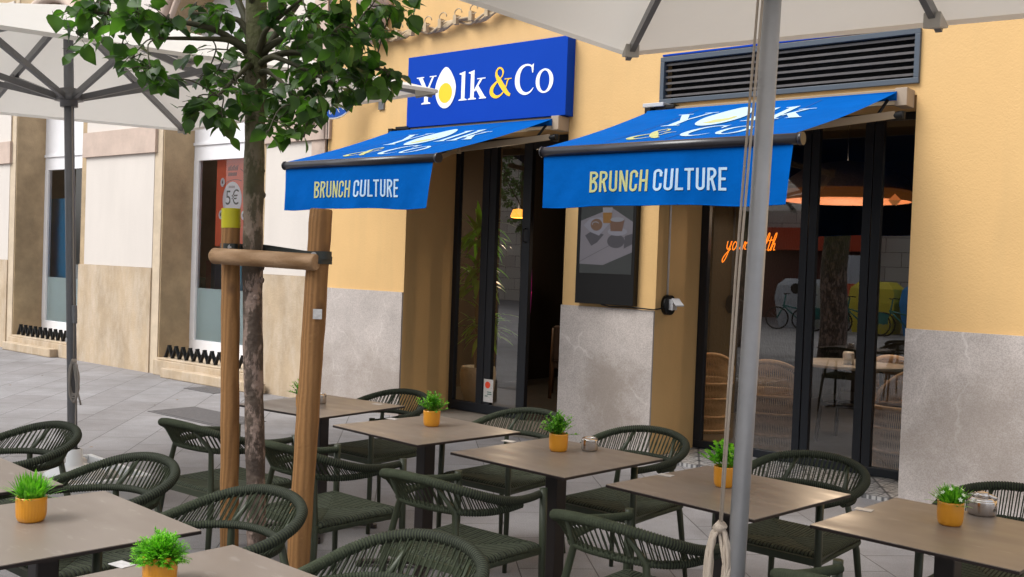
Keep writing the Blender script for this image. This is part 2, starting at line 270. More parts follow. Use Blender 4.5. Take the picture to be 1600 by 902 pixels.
def leafmat(name, c1, c2, rough=.4, trans=.25, scale=18):
    m = bpy.data.materials.new(name); m.use_nodes = True; n = m.node_tree; b = n.nodes['Principled BSDF']; b.inputs['Roughness'].default_value = rough
    out = n.nodes['Material Output']; tc = n.nodes.new('ShaderNodeTexCoord')
    nz = n.nodes.new('ShaderNodeTexNoise'); nz.inputs['Scale'].default_value = scale; nz.inputs['Detail'].default_value = 1; n.links.new(tc.outputs['Object'], nz.inputs['Vector'])
    rp = n.nodes.new('ShaderNodeValToRGB'); rp.color_ramp.elements[0].position = .35; rp.color_ramp.elements[1].position = .68; rp.color_ramp.elements[0].color = (*c1, 1); rp.color_ramp.elements[1].color = (*c2, 1)
    n.links.new(nz.outputs[0], rp.inputs[0]); n.links.new(rp.outputs[0], b.inputs['Base Color'])
    tr = n.nodes.new('ShaderNodeBsdfTranslucent'); tm = mixcol(n, 1.0, rp.outputs[0], (1.6, 2.2, .7), 'MULTIPLY'); n.links.new(tm, tr.inputs[0])
    mx = n.nodes.new('ShaderNodeMixShader'); mx.inputs[0].default_value = trans; n.links.new(b.outputs[0], mx.inputs[1]); n.links.new(tr.outputs[0], mx.inputs[2]); n.links.new(mx.outputs[0], out.inputs[0])
    return m
LEAF = leafmat('tree_leaf', (.022, .056, .012), (.090, .180, .033), .36, .38, 12)
FERN = leafmat('bright_fern_leaf', (.08, .30, .015), (.28, .60, .05), .45, .3, 60)
GRASS = leafmat('grass_blade', (.07, .26, .015), (.25, .56, .05), .4, .3, 40)
BOX = leafmat('boxwood_leaf', (.06, .22, .02), (.24, .50, .05), .4, .3, 50)
PALM = leafmat('interior_leaf', (.14, .34, .03), (.32, .60, .07), .4, .2, 5)

CANV = bpy.data.materials.new('off_white_canvas'); CANV.use_nodes = True
n = CANV.node_tree; b = n.nodes['Principled BSDF']; b.inputs['Base Color'].default_value = (.80, .78, .745, 1); b.inputs['Roughness'].default_value = .85
tr = n.nodes.new('ShaderNodeBsdfTranslucent'); tr.inputs[0].default_value = (.78, .75, .70, 1)
mx = n.nodes.new('ShaderNodeMixShader'); mx.inputs[0].default_value = .30; n.links.new(b.outputs[0], mx.inputs[1]); n.links.new(tr.outputs[0], mx.inputs[2]); n.links.new(mx.outputs[0], n.nodes['Material Output'].inputs[0])
tc = n.nodes.new('ShaderNodeTexCoord'); nz = n.nodes.new('ShaderNodeTexNoise'); nz.inputs['Scale'].default_value = 2.2; nz.inputs['Detail'].default_value = 5; n.links.new(tc.outputs['Object'], nz.inputs['Vector'])
bp = n.nodes.new('ShaderNodeBump'); bp.inputs['Strength'].default_value = .35; bp.inputs['Distance'].default_value = .03; n.links.new(nz.outputs[0], bp.inputs['Height']); n.links.new(bp.outputs[0], b.inputs['Normal'])

def glassmat(name, ior=1.75, tint=(.93, .95, .96)):
    m = bpy.data.materials.new(name); m.use_nodes = True; n = m.node_tree; n.nodes.remove(n.nodes['Principled BSDF'])
    t = n.nodes.new('ShaderNodeBsdfTransparent'); t.inputs[0].default_value = (*tint, 1); g = n.nodes.new('ShaderNodeBsdfGlossy'); g.inputs['Roughness'].default_value = 0.0; g.inputs[0].default_value = (1, 1, 1, 1)
    f = n.nodes.new('ShaderNodeFresnel'); f.inputs[0].default_value = ior
    mx = n.nodes.new('ShaderNodeMixShader'); n.links.new(f.outputs[0], mx.inputs[0]); n.links.new(t.outputs[0], mx.inputs[1]); n.links.new(g.outputs[0], mx.inputs[2]); n.links.new(mx.outputs[0], n.nodes['Material Output'].inputs[0])
    return m
GLASS = glassmat('cafe_glass', 2.35); GLASS2 = glassmat('shop_glass', 1.5)

# ---------------------------------------------------------------- mesh helpers
class MB:
    def __init__(s): s.v = []; s.f = []; s.m = []; s.sm = []
    def face(s, idx, mi=0, smooth=False): s.f.append(tuple(idx)); s.m.append(mi); s.sm.append(smooth)
    def poly(s, pts, mi=0):
        k = len(s.v); s.v += [tuple(p) for p in pts]; s.face(range(k, k+len(pts)), mi); return s
    def box(s, a, b, mi=0, mat4=None):
        x0, y0, z0 = a; x1, y1, z1 = b; k = len(s.v)
        P = [(x0,y0,z0),(x1,y0,z0),(x1,y1,z0),(x0,y1,z0),(x0,y0,z1),(x1,y0,z1),(x1,y1,z1),(x0,y1,z1)]
        if mat4 is not None: P = [tuple(mat4 @ Vector(p)) for p in P]
        s.v += P
        for q in ((3,2,1,0),(4,5,6,7),(0,1,5,4),(1,2,6,5),(2,3,7,6),(3,0,4,7)): s.face([k+i for i in q], mi)
        return s
    def bar(s, p, q, w, h, mi=0, up=(0,0,1)):        # rectangular bar from p to q
        p = Vector(p); q = Vector(q); d = q-p; L = d.length; d.normalize(); u = Vector(up)
        if abs(d.dot(u)) > .99: u = Vector((0,1,0))
        r = d.cross(u).normalized(); u = r.cross(d)
        m = Matrix((r, d, u)).transposed().to_4x4(); m.translation = p
        return s.box((-w/2, 0, -h/2), (w/2, L, h/2), mi, m)
    def tube(s, pts, rad, seg=10, mi=0, caps=True, flat=1.0, smooth=True):
        pts = [Vector(p) for p in pts]; n_ = len(pts)
        if not hasattr(rad, '__len__'): rad = [rad]*n_
        k0 = len(s.v); prev = None
        for i, p in enumerate(pts):
            t = (pts[min(i+1, n_-1)]-pts[max(i-1, 0)]).normalized()
            if prev is None:
                a = Vector((0,0,1)) if abs(t.z) < .9 else Vector((1,0,0)); prev = (a - t*a.dot(t)).normalized()
            else: prev = (prev - t*prev.dot(t)).normalized()
            bn = t.cross(prev)
            for j in range(seg):
                a = 2*pi*j/seg; s.v.append(tuple(p + rad[i]*(cos(a)*prev*flat + sin(a)*bn)))
        for i in range(n_-1):
            for j in range(seg):
                a = k0+i*seg+j; b_ = k0+i*seg+(j+1)%seg; s.face((a, b_, b_+seg, a+seg), mi, smooth)
        if caps: s.face([k0+j for j in range(seg)][::-1], mi); s.face([k0+(n_-1)*seg+j for j in range(seg)], mi)
        return s
    def lathe(s, prof, c=(0,0,0), seg=32, mi=0, rfun=None):
        k0 = len(s.v)
        for (r, z) in prof:
            for j in range(seg):
                a = 2*pi*j/seg; rr = r*(rfun(a, z) if rfun else 1); s.v.append((c[0]+rr*cos(a), c[1]+rr*sin(a), c[2]+z))
        for i in range(len(prof)-1):
            for j in range(seg):
                a = k0+i*seg+j; b_ = k0+i*seg+(j+1)%seg; s.face((a, b_, b_+seg, a+seg), mi, True)
        return s
    def build(s, name, mats, parent=None, loc=None, kind=None, bevel=0):
        me = bpy.data.meshes.new(name); me.from_pydata([tuple(v) for v in s.v], [], s.f)
        for m in (mats if isinstance(mats, (list, tuple)) else [mats]): me.materials.append(m)
        me.polygons.foreach_set('material_index', s.m); me.polygons.foreach_set('use_smooth', s.sm); me.update()
        o = bpy.data.objects.new(name, me); COL.objects.link(o)
        if parent: o.parent = parent
        if loc: o.location = loc
        if kind: o['kind'] = kind
        if bevel:
            bv = o.modifiers.new('bevel', 'BEVEL'); bv.width = bevel; bv.segments = 2; bv.limit_method = 'ANGLE'
        return o
def tag(o, label, cat, group=None):
    o['label'] = label; o['category'] = cat
    if group: o['group'] = group
    return o
def thing(name, label, cat, loc=(0,0,0), rz=0, group=None):
    o = bpy.data.objects.new(name, None); COL.objects.link(o); o.location = loc; o.rotation_euler = (0,0,rz); o.empty_display_size = .2
    return tag(o, label, cat, group)
def copy_tree(o, parent=None):
    c = o.copy(); COL.objects.link(c); c.parent = parent
    for ch in list(o.children): copy_tree(ch, c)
    return c
def B(name, m, parent, *boxes, bevel=0):
    q = MB()
    for a, b_ in boxes: q.box(a, b_)
    return q.build(name, m, parent, bevel=bevel)

# ---------------------------------------------------------------- lettering
def arc(cx, cy, rx, ry, a0, a1, n_=14): return [(cx+rx*cos(R(a0+(a1-a0)*i/n_)), cy+ry*sin(R(a0+(a1-a0)*i/n_))) for i in range(n_+1)]
def ribbon(mb, pts, wf, mp, h0=0.0, dh=3e-5, mi=0):
    """flat strip along pts (2-D) of width wf (number, list or function of t) mapped by mp(u, v, h)"""
    n_ = len(pts)
    L = []; R_ = []
    for i, p in enumerate(pts):
        a = pts[max(i-1, 0)]; c_ = pts[min(i+1, n_-1)]; dx, dy = c_[0]-a[0], c_[1]-a[1]; l = math.hypot(dx, dy) or 1
        t = i/(n_-1); w_ = wf(t) if callable(wf) else (wf[i] if hasattr(wf, '__len__') else wf)
        sc = 1
        if 0 < i < n_-1:                                       # mitre
            d1 = (p[0]-a[0], p[1]-a[1]); l1 = math.hypot(*d1) or 1; cc = (d1[0]*dx+d1[1]*dy)/(l1*l); sc = min(1.6, 1/max(.5, cc))
        nx, ny = -dy/l*w_/2*sc, dx/l*w_/2*sc
        h = h0+dh*i
        L.append(mp(p[0]+nx, p[1]+ny, h)); R_.append(mp(p[0]-nx, p[1]-ny, h))
    k = len(mb.v)
    for a, b_ in zip(L, R_): mb.v += [tuple(a), tuple(b_)]
    for i in range(n_-1): mb.face((k+2*i, k+2*i+1, k+2*i+3, k+2*i+2), mi)
def flat(mb, pts, mp, h0=0.0, mi=0): mb.poly([mp(u, v, h0) for u, v in pts], mi)
SANS = {}
s_ = .115
def _sans():
    G = SANS; W_ = .40; e = s_/2
    G['E'] = (.36, [[(e,0),(e,1)], [(s_,1-e),(.36,1-e)], [(s_,.5),(.32,.5)], [(s_,e),(.36,e)]])
    G['F'] = (.35, [[(e,0),(e,1)], [(s_,1-e),(.35,1-e)], [(s_,.5),(.31,.5)]])
    G['L'] = (.34, [[(e,0),(e,1)], [(s_,e),(.34,e)]])
    G['T'] = (.40, [[(0,1-e),(.40,1-e)], [(.20,0),(.20,1-s_)]])
    G['H'] = (W_, [[(e,0),(e,1)], [(W_-e,0),(W_-e,1)], [(s_,.5),(W_-s_,.5)]])
    G['N'] = (.43, [[(e,0),(e,1)], [(.43-e,0),(.43-e,1)], [(.07,.96),(.36,.04)]])
    G['U'] = (W_, [[(e,1),(e,.22)]+arc(.20,.20,.20-e,.20-e,180,360)+[(W_-e,.22),(W_-e,1)]])
    G['C'] = (W_, [[(W_-e,.66),(W_-e,.80)]+arc(.20,.80,.20-e,.20-e,0,180)+[(e,.78),(e,.22)]+arc(.20,.20,.20-e,.20-e,180,360)+[(W_-e,.22),(W_-e,.34)]])
    G['O'] = (W_, [[(W_-e,.5),(W_-e,.80)]+arc(.20,.80,.20-e,.20-e,0,180)+[(e,.78),(e,.22)]+arc(.20,.20,.20-e,.20-e,180,360)+[(W_-e,.22),(W_-e,.5)]])
    G['B'] = (.40, [[(e,0),(e,1)], [(s_,1-e)]+arc(.20,.80,.16,.20-e,70,-80)+[(.2,.54),(s_,.54)], [(s_,.50),(.2,.50)]+arc(.21,.28,.19-e,.22,85,-0,8)+arc(.21,.24,.19-e,.24-e,-5,-85,8)+[(s_,e)]])
    G['R'] = (.40, [[(e,0),(e,1)], [(s_,1-e)]+arc(.20,.76,.15,.24-e,70,-80)+[(.2,.49),(s_,.49)], [(.22,.46),(.345,0)]])
_sans()
def sans_word(mb, word, mp, x=0, slant=0, mi=0, gap=.085):
    for ch in word:
        if ch == ' ': x += .2; continue
        w_, st = SANS[ch]
        for k, q in enumerate(st): ribbon(mb, [(x+p[0]+slant*p[1], p[1]) for p in q], s_, mp, h0=k*3e-4, dh=8e-6, mi=mi)
        x += w_+gap-(.06 if ch == 'L' else 0)
    return x
def ell(cx, cy, rx, ry, n_=40, egg=0): return [(cx+rx*(1-egg*max(0, sin(2*pi*i/n_))**1.3*.35)*cos(2*pi*i/n_), cy+ry*sin(2*pi*i/n_)) for i in range(n_)]
def ring(mb, cx, cy, rx, ry, ix, iy, mp, a0=0, a1=360, mi=0, off=0, n_=40, h=0):
    k = len(mb.v)
    for i in range(n_+1):
        a = R(a0+(a1-a0)*i/n_); mb.v += [tuple(mp(cx+rx*cos(a), cy+ry*sin(a), h)), tuple(mp(cx+off+ix*cos(a), cy+iy*sin(a), h))]
    for i in range(n_): mb.face((k+2*i, k+2*i+1, k+2*i+3, k+2*i+2), mi)
def spl(P, n_=10):      # catmull-rom through (x, y, w)
    out = []
    for i in range(len(P)-1):
        p0 = P[max(i-1, 0)]; p1 = P[i]; p2 = P[i+1]; p3 = P[min(i+2, len(P)-1)]
        for k in range(n_):
            t = k/n_; out.append(tuple(.5*((2*b_)+(-a+c_)*t+(2*a-5*b_+4*c_-d)*t*t+(-a+3*b_-3*c_+d)*t**3) for a, b_, c_, d in zip(p0, p1, p2, p3)))
    out.append(tuple(P[-1])); return out
def serif_Y(mb, mp, x=0, mi=0):
    flat(mb, [(x+.40,.05),(x+.60,.05),(x+.60,.46),(x+.40,.50)], mp, 0, mi)
    flat(mb, [(x+.27,0),(x+.73,0),(x+.73,.035),(x+.62,.07),(x+.38,.07),(x+.27,.035)], mp, 3e-4, mi)
    flat(mb, [(x+.40,.48),(x+.60,.46),(x+.28,.98),(x+.08,.98)], mp, 6e-4, mi)
    flat(mb, [(x+.50,.46),(x+.60,.46),(x+.88,.97),(x+.79,.98)], mp, 9e-4, mi)
    flat(mb, [(x+0,.965),(x+.38,.965),(x+.38,1.0),(x+0,1.0)], mp, 12e-4, mi)
    flat(mb, [(x+.66,.965),(x+1.0,.965),(x+1.0,1.0),(x+.66,1.0)], mp, 15e-4, mi)
def serif_l(mb, mp, x=0, mi=0):
    flat(mb, [(x+.11,.05),(x+.28,.05),(x+.28,1.03),(x+.11,.99)], mp, 0, mi)
    flat(mb, [(x+0,0),(x+.39,0),(x+.39,.03),(x+.29,.065),(x+.10,.065),(x+0,.03)], mp, 3e-4, mi)
    flat(mb, [(x+.01,.93),(x+.14,.90),(x+.20,1.00),(x+.01,.97)], mp, 6e-4, mi)
def serif_k(mb, mp, x=0, mi=0):
    serif_l(mb, mp, x, mi)
    flat(mb, [(x+.26,.30),(x+.33,.27),(x+.66,.68),(x+.56,.70)], mp, 9e-4, mi)
    flat(mb, [(x+.33,.40),(x+.46,.50),(x+.80,.06),(x+.60,.02)], mp, 12e-4, mi)
    flat(mb, [(x+.42,.69),(x+.80,.69),(x+.80,.725),(x+.42,.725)], mp, 15e-4, mi)
    flat(mb, [(x+.52,0),(x+.86,0),(x+.86,.04),(x+.72,.08),(x+.58,.06)], mp, 18e-4, mi)
def serif_C(mb, mp, x=0, mi=0):
    P = [(x+.80,.80,.02),(x+.74,.90,.05),(x+.62,.965,.06),(x+.46,.975,.07),(x+.28,.90,.12),(x+.15,.72,.18),(x+.11,.50,.21),(x+.15,.28,.19),(x+.29,.10,.14),(x+.48,.02,.09),(x+.66,.055,.06),(x+.77,.14,.04),(x+.82,.20,.02)]
    q = spl(P, 6); ribbon(mb, [(a, b_) for a, b_, c_ in q], [c_ for a, b_, c_ in q], mp, 0, 1e-5, mi)
    flat(mb, [(x+.75,.70),(x+.79,.70),(x+.81,1.01),(x+.70,.93)], mp, 12e-4, mi)
def serif_o(mb, mp, x=0, mi=0): ring(mb, x+.37, .385, .37, .405, .21, .345, mp, mi=mi)
def amp(mb, mp, x=0, mi=0):
    P = [(x+.93,.03,.10),(x+.80,.10,.14),(x+.62,.30,.19),(x+.42,.56,.18),(x+.30,.74,.12),(x+.29,.88,.08),(x+.38,.985,.06),(x+.50,.97,.06),(x+.585,.86,.07),(x+.56,.72,.05),(x+.44,.60,.05),(x+.25,.47,.09),(x+.10,.31,.15),(x+.10,.14,.16),(x+.26,.02,.12),(x+.45,.03,.07),(x+.63,.16,.05),(x+.74,.34,.05),(x+.80,.52,.05),(x+.87,.60,.04)]
    q = spl(P, 6); ribbon(mb, [(a, b_) for a, b_, c_ in q], [c_ for a, b_, c_ in q], mp, 0, 1e-5, mi)
    flat(mb, [(x+.66,.575),(x+.98,.575),(x+.98,.605),(x+.66,.605)], mp, 15e-4, mi)
def plane_map(o, ux, uy, un, sc):
    o, ux, uy, un = map(Vector, (o, ux, uy, un))
    return lambda u, v, h: o+ux*u*sc+uy*v*sc+un*h
def text_mesh(txt, size, m, parent, name, matrix):
    cu_ = bpy.data.curves.new(name, 'FONT'); cu_.body = txt; cu_.size = size; cu_.align_x = 'CENTER'; cu_.align_y = 'CENTER'
    t = bpy.data.objects.new(name+'_tmp', cu_); COL.objects.link(t); dg = bpy.context.evaluated_depsgraph_get()
    me = bpy.data.meshes.new_from_object(t.evaluated_get(dg)); bpy.data.objects.remove(t); me.materials.clear(); me.materials.append(m)
    me.transform(matrix); o = bpy.data.objects.new(name, me); COL.objects.link(o)
    if parent: o.parent = parent
    return o

# ================================================================ GROUND
q = MB(); q.poly([(-60,-40,0),(40,-40,0),(40,8.2,0),(-60,8.2,0)])
q.build('pavement', PAVE, kind='structure')
mh = MB(); mh.box((-9.35,5.68,.002),(-8.2,6.14,.008)); mh.box((-9.39,5.64,.0),(-8.16,6.18,.005))
tag(mh.build('manhole_cover', MANH), 'long dark rectangular cover set in the paving behind the trunk', 'manhole cover')
mh = MB(); mh.box((-10.75,6.92,.0),(-10.15,7.25,.006))
tag(mh.build('manhole_cover', MANH), 'small dark access cover in the paving close to the stone step', 'manhole cover')

rl_ = random.Random(9); q = MB()
for k in range(46):
    x, y = rl_.uniform(-13,-2), rl_.uniform(2.5,7.2); a = rl_.uniform(0,6); L_ = rl_.uniform(.012,.045); z = .006
    u = Vector((cos(a),sin(a),0)); v = Vector((-sin(a),cos(a),0)); p = Vector((x,y,z)); q.poly([p-u*L_/2, p+v*L_*.22+Vector((0,0,.006)), p+u*L_/2+Vector((0,0,.003)), p-v*L_*.22+Vector((0,0,.004))])
o = q.build('leaf_litter', mat('dry_leaf', (.30,.20,.12), .8), kind='stuff'); tag(o, 'small dry leaves and crumbs scattered on the paving', 'litter')
# ================================================================ CAFE BUILDING
FY = 7.45; GY = 8.2
cafe = thing('cafe_building', 'yellow stucco cafe front with grey marble dado and two openings', 'building', (-5, FY, 0))
cafe.location = (0, 0, 0)
XA, XB, XC, XD, XE = -8.89, -7.615, -5.565, -4.585, -2.49
B('wall', YEL, cafe, ((XA,FY,0),(XB,8.3,2.93)), ((XC,FY,0),(XD,8.3,2.93)), ((XE,FY,0),(4,8.3,2.93)),
  ((XA,FY,2.93),(XD,8.3,3.385)), ((XD,FY,2.93),(XE,8.3,3.02)), ((XE,FY,2.93),(4,8.3,3.385)), ((XD,FY+.22,3.02),(XE,8.3,3.385)), ((XA,FY,3.385),(4,8.3,9)))
B('dado', MARB, cafe, ((XA+.002,FY-.022,0),(XB,FY-.001,1.29)))
B('dado', MARB_ST, cafe, ((XC,FY-.022,0),(XD,FY-.001,1.272)))
B('dado', MARB_R, cafe, ((XE,FY-.022,0),(-1.2,FY-.001,1.265)), ((-1.197,FY-.022,0),(.2,FY-.001,1.265)))
# upper storey band, out of the frame
B('cornice', YEL, cafe, ((XA,FY-.12,4.6),(4,FY-.001,4.75)))
# louvred vent
lv = B('vent_frame', LOUV, cafe, ((-4.61,FY-.03,3.36),(-2.475,FY+.04,3.40)), ((-4.61,FY-.03,3.01),(-2.475,FY+.04,3.05)), ((-4.61,FY-.03,3.0505),(-4.572,FY+.04,3.3595)), ((-2.513,FY-.03,3.0505),(-2.475,FY+.04,3.3595)), bevel=.003)
sl_ = MB()
for k in range(6):
    z = 3.085+k*.052
    sl_.box((-4.571,-.003,-.022),(-2.514,.003,.022), 0, Matrix.Translation((0,FY+.025,z)) @ Matrix.Rotation(R(-68), 4, 'X')); sl_.box((-4.571,FY-.003,z-.016),(-2.514,FY+.004,z+.002))
sl_.build('slats', SLAT, lv)
B('mesh_screen', mat('black_mesh', (.012,.012,.012), .8, bump=1, bscale=300), lv, ((-4.585,FY+.12,3.021),(-2.49,FY+.13,3.384)))
B('blue_strip', SIGNB, cafe, ((-4.60,FY-.015,3.41),(-2.6,FY-.001,3.425)))

def window(parent, x0, x1, z0, z1, stiles, name='window', y=GY, t=.05, glass=GLASS, fm=FRAME, rail=.07, top=.06):
    w_ = MB(); w_.box((x0,y-t/2,z0),(x1,y+t/2,z0+rail)); w_.box((x0,y-t/2,z1-top),(x1,y+t/2,z1))
    for a, b_ in stiles: w_.box((a,y-t/2-.003,z0+rail-.001),(b_,y+t/2+.003,z1-top+.001))
    f = w_.build(name, fm, parent, bevel=.004)
    for (a, b_), (c_, d) in zip(stiles[:-1], stiles[1:]):
        if c_-b_ > .08:
            p = MB(); p.poly([(b_,y,z0+rail),(c_,y,z0+rail),(c_,y,z1-top),(b_,y,z1-top)]); p.build('pane', glass, f)
    return f
TZ = 2.93
wd = window(cafe, XD+.001, XE-.001, .03, TZ, [(XD+.003,-4.505),(-3.645,-3.58),(-3.572,-3.505),(-3.125,-3.055),(-3.047,-2.975),(-2.56,XE-.003)], 'folding_window')
dr = window(cafe, XB+.001, -6.545, .03, TZ, [(XB+.003,-7.545),(-7.215,-7.12),(-7.112,-7.02),(-6.66,-6.55)], 'folding_door', rail=.1)
hd = MB(); hd.tube([(-6.60,GY-.035,1.85),(-6.60,GY-.075,1.86),(-6.60,GY-.075,1.98),(-6.60,GY-.035,1.99)], .008, 8); hd.build('handle', FRAME, dr)
sk = B('sticker', CARD, dr, ((-7.095,GY-.034,.16),(-6.965,GY-.031,.40)))
st2 = MB(); mpk = plane_map((-7.095,GY-.0352,.16), (1,0,0), (0,0,1), (0,-1,0), 1)
flat(st2, ell(.055,.18,.036,.036), mpk); 
st2.build('sticker_disc', mat('sticker_red', (.75,.06,.02), .5), sk)
st3 = MB()
for k, (a, b_) in enumerate(((.05,.11),(.05,.115),(.02,.06))): flat(st3, [(a,.10-.022*k),(b_,.10-.022*k),(b_,.112-.022*k),(a,.112-.022*k)], mpk)
st3.build('sticker_lines', mat('sticker_grey', (.12,.2,.18), .5), sk)
B('door_head', FRAME, cafe, ((-6.544,GY-.025,2.80),(XC-.001,GY+.025,TZ-.001)), ((XC-.06,GY-.025,.001),(XC-.001,GY+.025,2.799)))
B('threshold_tiles', TILE, cafe, ((XD+.001,7.452,.0),(XE-.001,GY+.05,.028)))
B('threshold_slab', mat('beige_threshold', (.22,.19,.16), .7, var=.3, vscale=20), cafe, ((XB+.001,7.453,.0),(XC-.001,GY+.05,.022)))
# interior shell
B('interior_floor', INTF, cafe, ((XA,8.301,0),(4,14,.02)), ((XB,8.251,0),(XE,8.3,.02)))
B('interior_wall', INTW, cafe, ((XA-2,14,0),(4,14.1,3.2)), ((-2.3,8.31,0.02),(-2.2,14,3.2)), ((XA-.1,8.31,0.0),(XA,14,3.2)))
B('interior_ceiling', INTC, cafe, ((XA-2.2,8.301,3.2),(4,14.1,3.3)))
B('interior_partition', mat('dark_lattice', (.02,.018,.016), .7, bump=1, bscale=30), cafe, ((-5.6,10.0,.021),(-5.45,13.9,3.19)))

# ================================================================ STONE SHOP BUILDING (left)
shop = thing('stone_shop_building', 'old white plastered building with sandstone piers and arched shop windows', 'building')
J = .55; WY = 7.95
OP = [(-12.2,-10.15),(-16.4,-14.35),(-20.6,-18.55)]
SP = 4.2
wb = MB()
piers = [(-10.15,XA-.002),(-14.35,-12.2),(-18.55,-16.4),(-26,-20.6)]
for a, b_ in piers: wb.box((a,FY+.02,0),(b_,FY+J+.03,SP))
for a, b_ in OP:       # arches
    cx = (a+b_)/2; r = (b_-a)/2; N = 20
    for k in range(N):
        t0 = pi-pi*k/N; t1 = pi-pi*(k+1)/N
        x0, z0, x1, z1 = cx+r*cos(t0), SP+r*sin(t0), cx+r*cos(t1), SP+r*sin(t1)
        wb.poly([(x0,FY+.02,z0),(x1,FY+.02,z1),(x1,FY+.02,5.6),(x0,FY+.02,5.6)])
        wb.poly([(x0,FY+.02,z0),(x0,FY+J+.4,z0),(x1,FY+J+.4,z1),(x1,FY+.02,z1)])
for a, b_ in piers: wb.box((a,FY+.02,SP),(b_,FY+J+.4,5.6))
wb.box((-26,FY+.02,5.6),(XA-.002,FY+J+.4,9))
wb.build('wall', SANDJ, shop)
EDGEM = mat('pale_pier_edge', (.60,.49,.36), .85, var=.2, vscale=5, bump=.2)
for a, b_ in piers:
    pp = MB(); dd = MB(); bb = MB(); jj = MB()
    l_ = a+(0 if a < -25 else .0); r_ = b_-.20 if b_ < -9 else b_-.0
    pp.box((l_+.16,FY,1.40),(r_,FY+.0195,2.93)); pp.box((l_+.16,FY,3.28),(r_,FY+.0195,5.5))
    dd.box((l_+.02,FY-.012,0),(r_+.002,FY+.0195,1.398))
    bb.box((l_+.10,FY-.035,2.932),(r_+.06,FY+.0195,3.278))
    if b_ < -9: jj.box((r_+.0021,FY+.006,.0),(b_-.02,FY+.0194,2.931)); jj.box((r_+.062,FY+.006,2.932),(b_-.02,FY+.0194,5.5))
    pp.build('plaster_panel', PLAST, shop); dd.build('dado', SAND, shop); bb.build('string_course', PINK, shop)
    if b_ < -9: jj.build('pier_edge', EDGEM, shop)
pp = MB()
pp.box((-26,FY,5.62),(XA-.002,FY+.0195,8.9))
pp.build('plaster_panel', PLAST, shop)
B('pilaster', PINK, shop, ((-9.13,FY-.03,2.30),(-8.905,FY-.001,2.93)), ((-9.13,FY-.05,2.9305),(-8.905,FY-.036,6.0)))
for a, b_ in OP[:2]:
    mo = MB(); cx = (a+b_)/2; r = (b_-a)/2
    mo.tube([(cx+(r+.16)*cos(pi-pi*k/24), FY-.01, SP+(r+.16)*sin(pi-pi*k/24)) for k in range(25)], .09, 8); mo.tube([(cx+(r+.02)*cos(pi-pi*k/24), FY+.0, SP+(r+.02)*sin(pi-pi*k/24)) for k in range(25)], .04, 8)
    mo.build('arch_moulding', PINK, shop)
for i, (a, b_) in enumerate(OP):
    q = MB(); q.box((a+.001,WY-.03,.26),(b_-.001,WY+.03,.45)); q.box((a+.001,WY-.03,2.86),(b_-.001,WY+.03,3.06)); q.box((a+.001,WY-.05,3.061),(b_-.001,WY+.02,3.10))
    q.box((a+.001,WY-.033,.4505),(a+.11,WY+.033,2.8595)); q.box((b_-.11,WY-.033,.4505),(b_-.001,WY+.033,2.8595)); q.box((a+.001,WY-.03,3.1005),(b_-.001,WY+.0,5.2))
    q.box((a+.001,WY-.034,3.101),(a+.09,WY-.031,4.3))
    wf_ = q.build('shop_window', WHITE, shop, bevel=.004)
    p = MB(); p.poly([(a+.11,WY,.45),(b_-.11,WY,.45),(b_-.11,WY,2.86),(a+.11,WY,2.86)]); p.build('pane', GLASS2, wf_)
    p = MB(); p.box((a+.111,WY+.006,.451),(b_-.111,WY+.010,1.15)); p.build('frosted_film', FROST, wf_)
    # sill and steps
    s2 = MB(); s2.box((a-.02,FY-.05,0.0),(b_+.02,WY+.03,.20)); s2.box((a+.02,FY-.03,.2005),(b_-.02,WY-.04,.225))
    s2.build('sill', SAND, shop, bevel=.008)
    s3 = MB(); s3.box((a+.06 if i else a+.35,FY-.17,0.001),(b_-.45 if i else b_+.35,FY-.051,.125)); s3.build('plinth_step', SAND, shop, bevel=.012)
    # display box
    d_ = MB(); A_, B2, Y0, Y1 = a-1.3, b_-.02, WY+.085, WY+.68
    d_.poly([(A_,Y1,.2),(B2,Y1,.2),(B2,Y1,3),(A_,Y1,3)]); d_.poly([(A_,Y0,.2),(A_,Y1,.2),(A_,Y1,3),(A_,Y0,3)]); d_.poly([(B2,Y0,.2),(B2,Y1,.2),(B2,Y1,3),(B2,Y0,3)]); d_.poly([(A_,Y0,3),(B2,Y0,3),(B2,Y1,3),(A_,Y1,3)]); d_.poly([(A_,Y0,.2),(B2,Y0,.2),(B2,Y1,.2),(A_,Y1,.2)])
    d_.build('display_room', SHOPI, shop)
# anti-sitting zigzag strips
for i, (a, b_) in enumerate(OP[:2]):
    z = MB(); x = a+.12; k = 0; pts = []
    while x < b_-.1: pts.append((x, .226+(.165 if k % 2 else .012))); x += .080; k += 1
    for (x0, z0), (x1, z1) in zip(pts[:-1], pts[1:]): z.bar((x0,FY+.05,z0),(x1,FY+.05,z1),.016,.045,0,(0,1,0))
    for x0, z0 in pts: z.box((x0-.012,FY+.026,z0-.008),(x0+.012,FY+.074,z0+.008))
    tag(z.build('zigzag_strip', BLACK), ['black zigzag metal strip on the sill under the orange poster window','black zigzag metal strip on the sill of the far left shop window'][i], 'anti-sitting strip', 'black zigzag strips on the shop window sills')
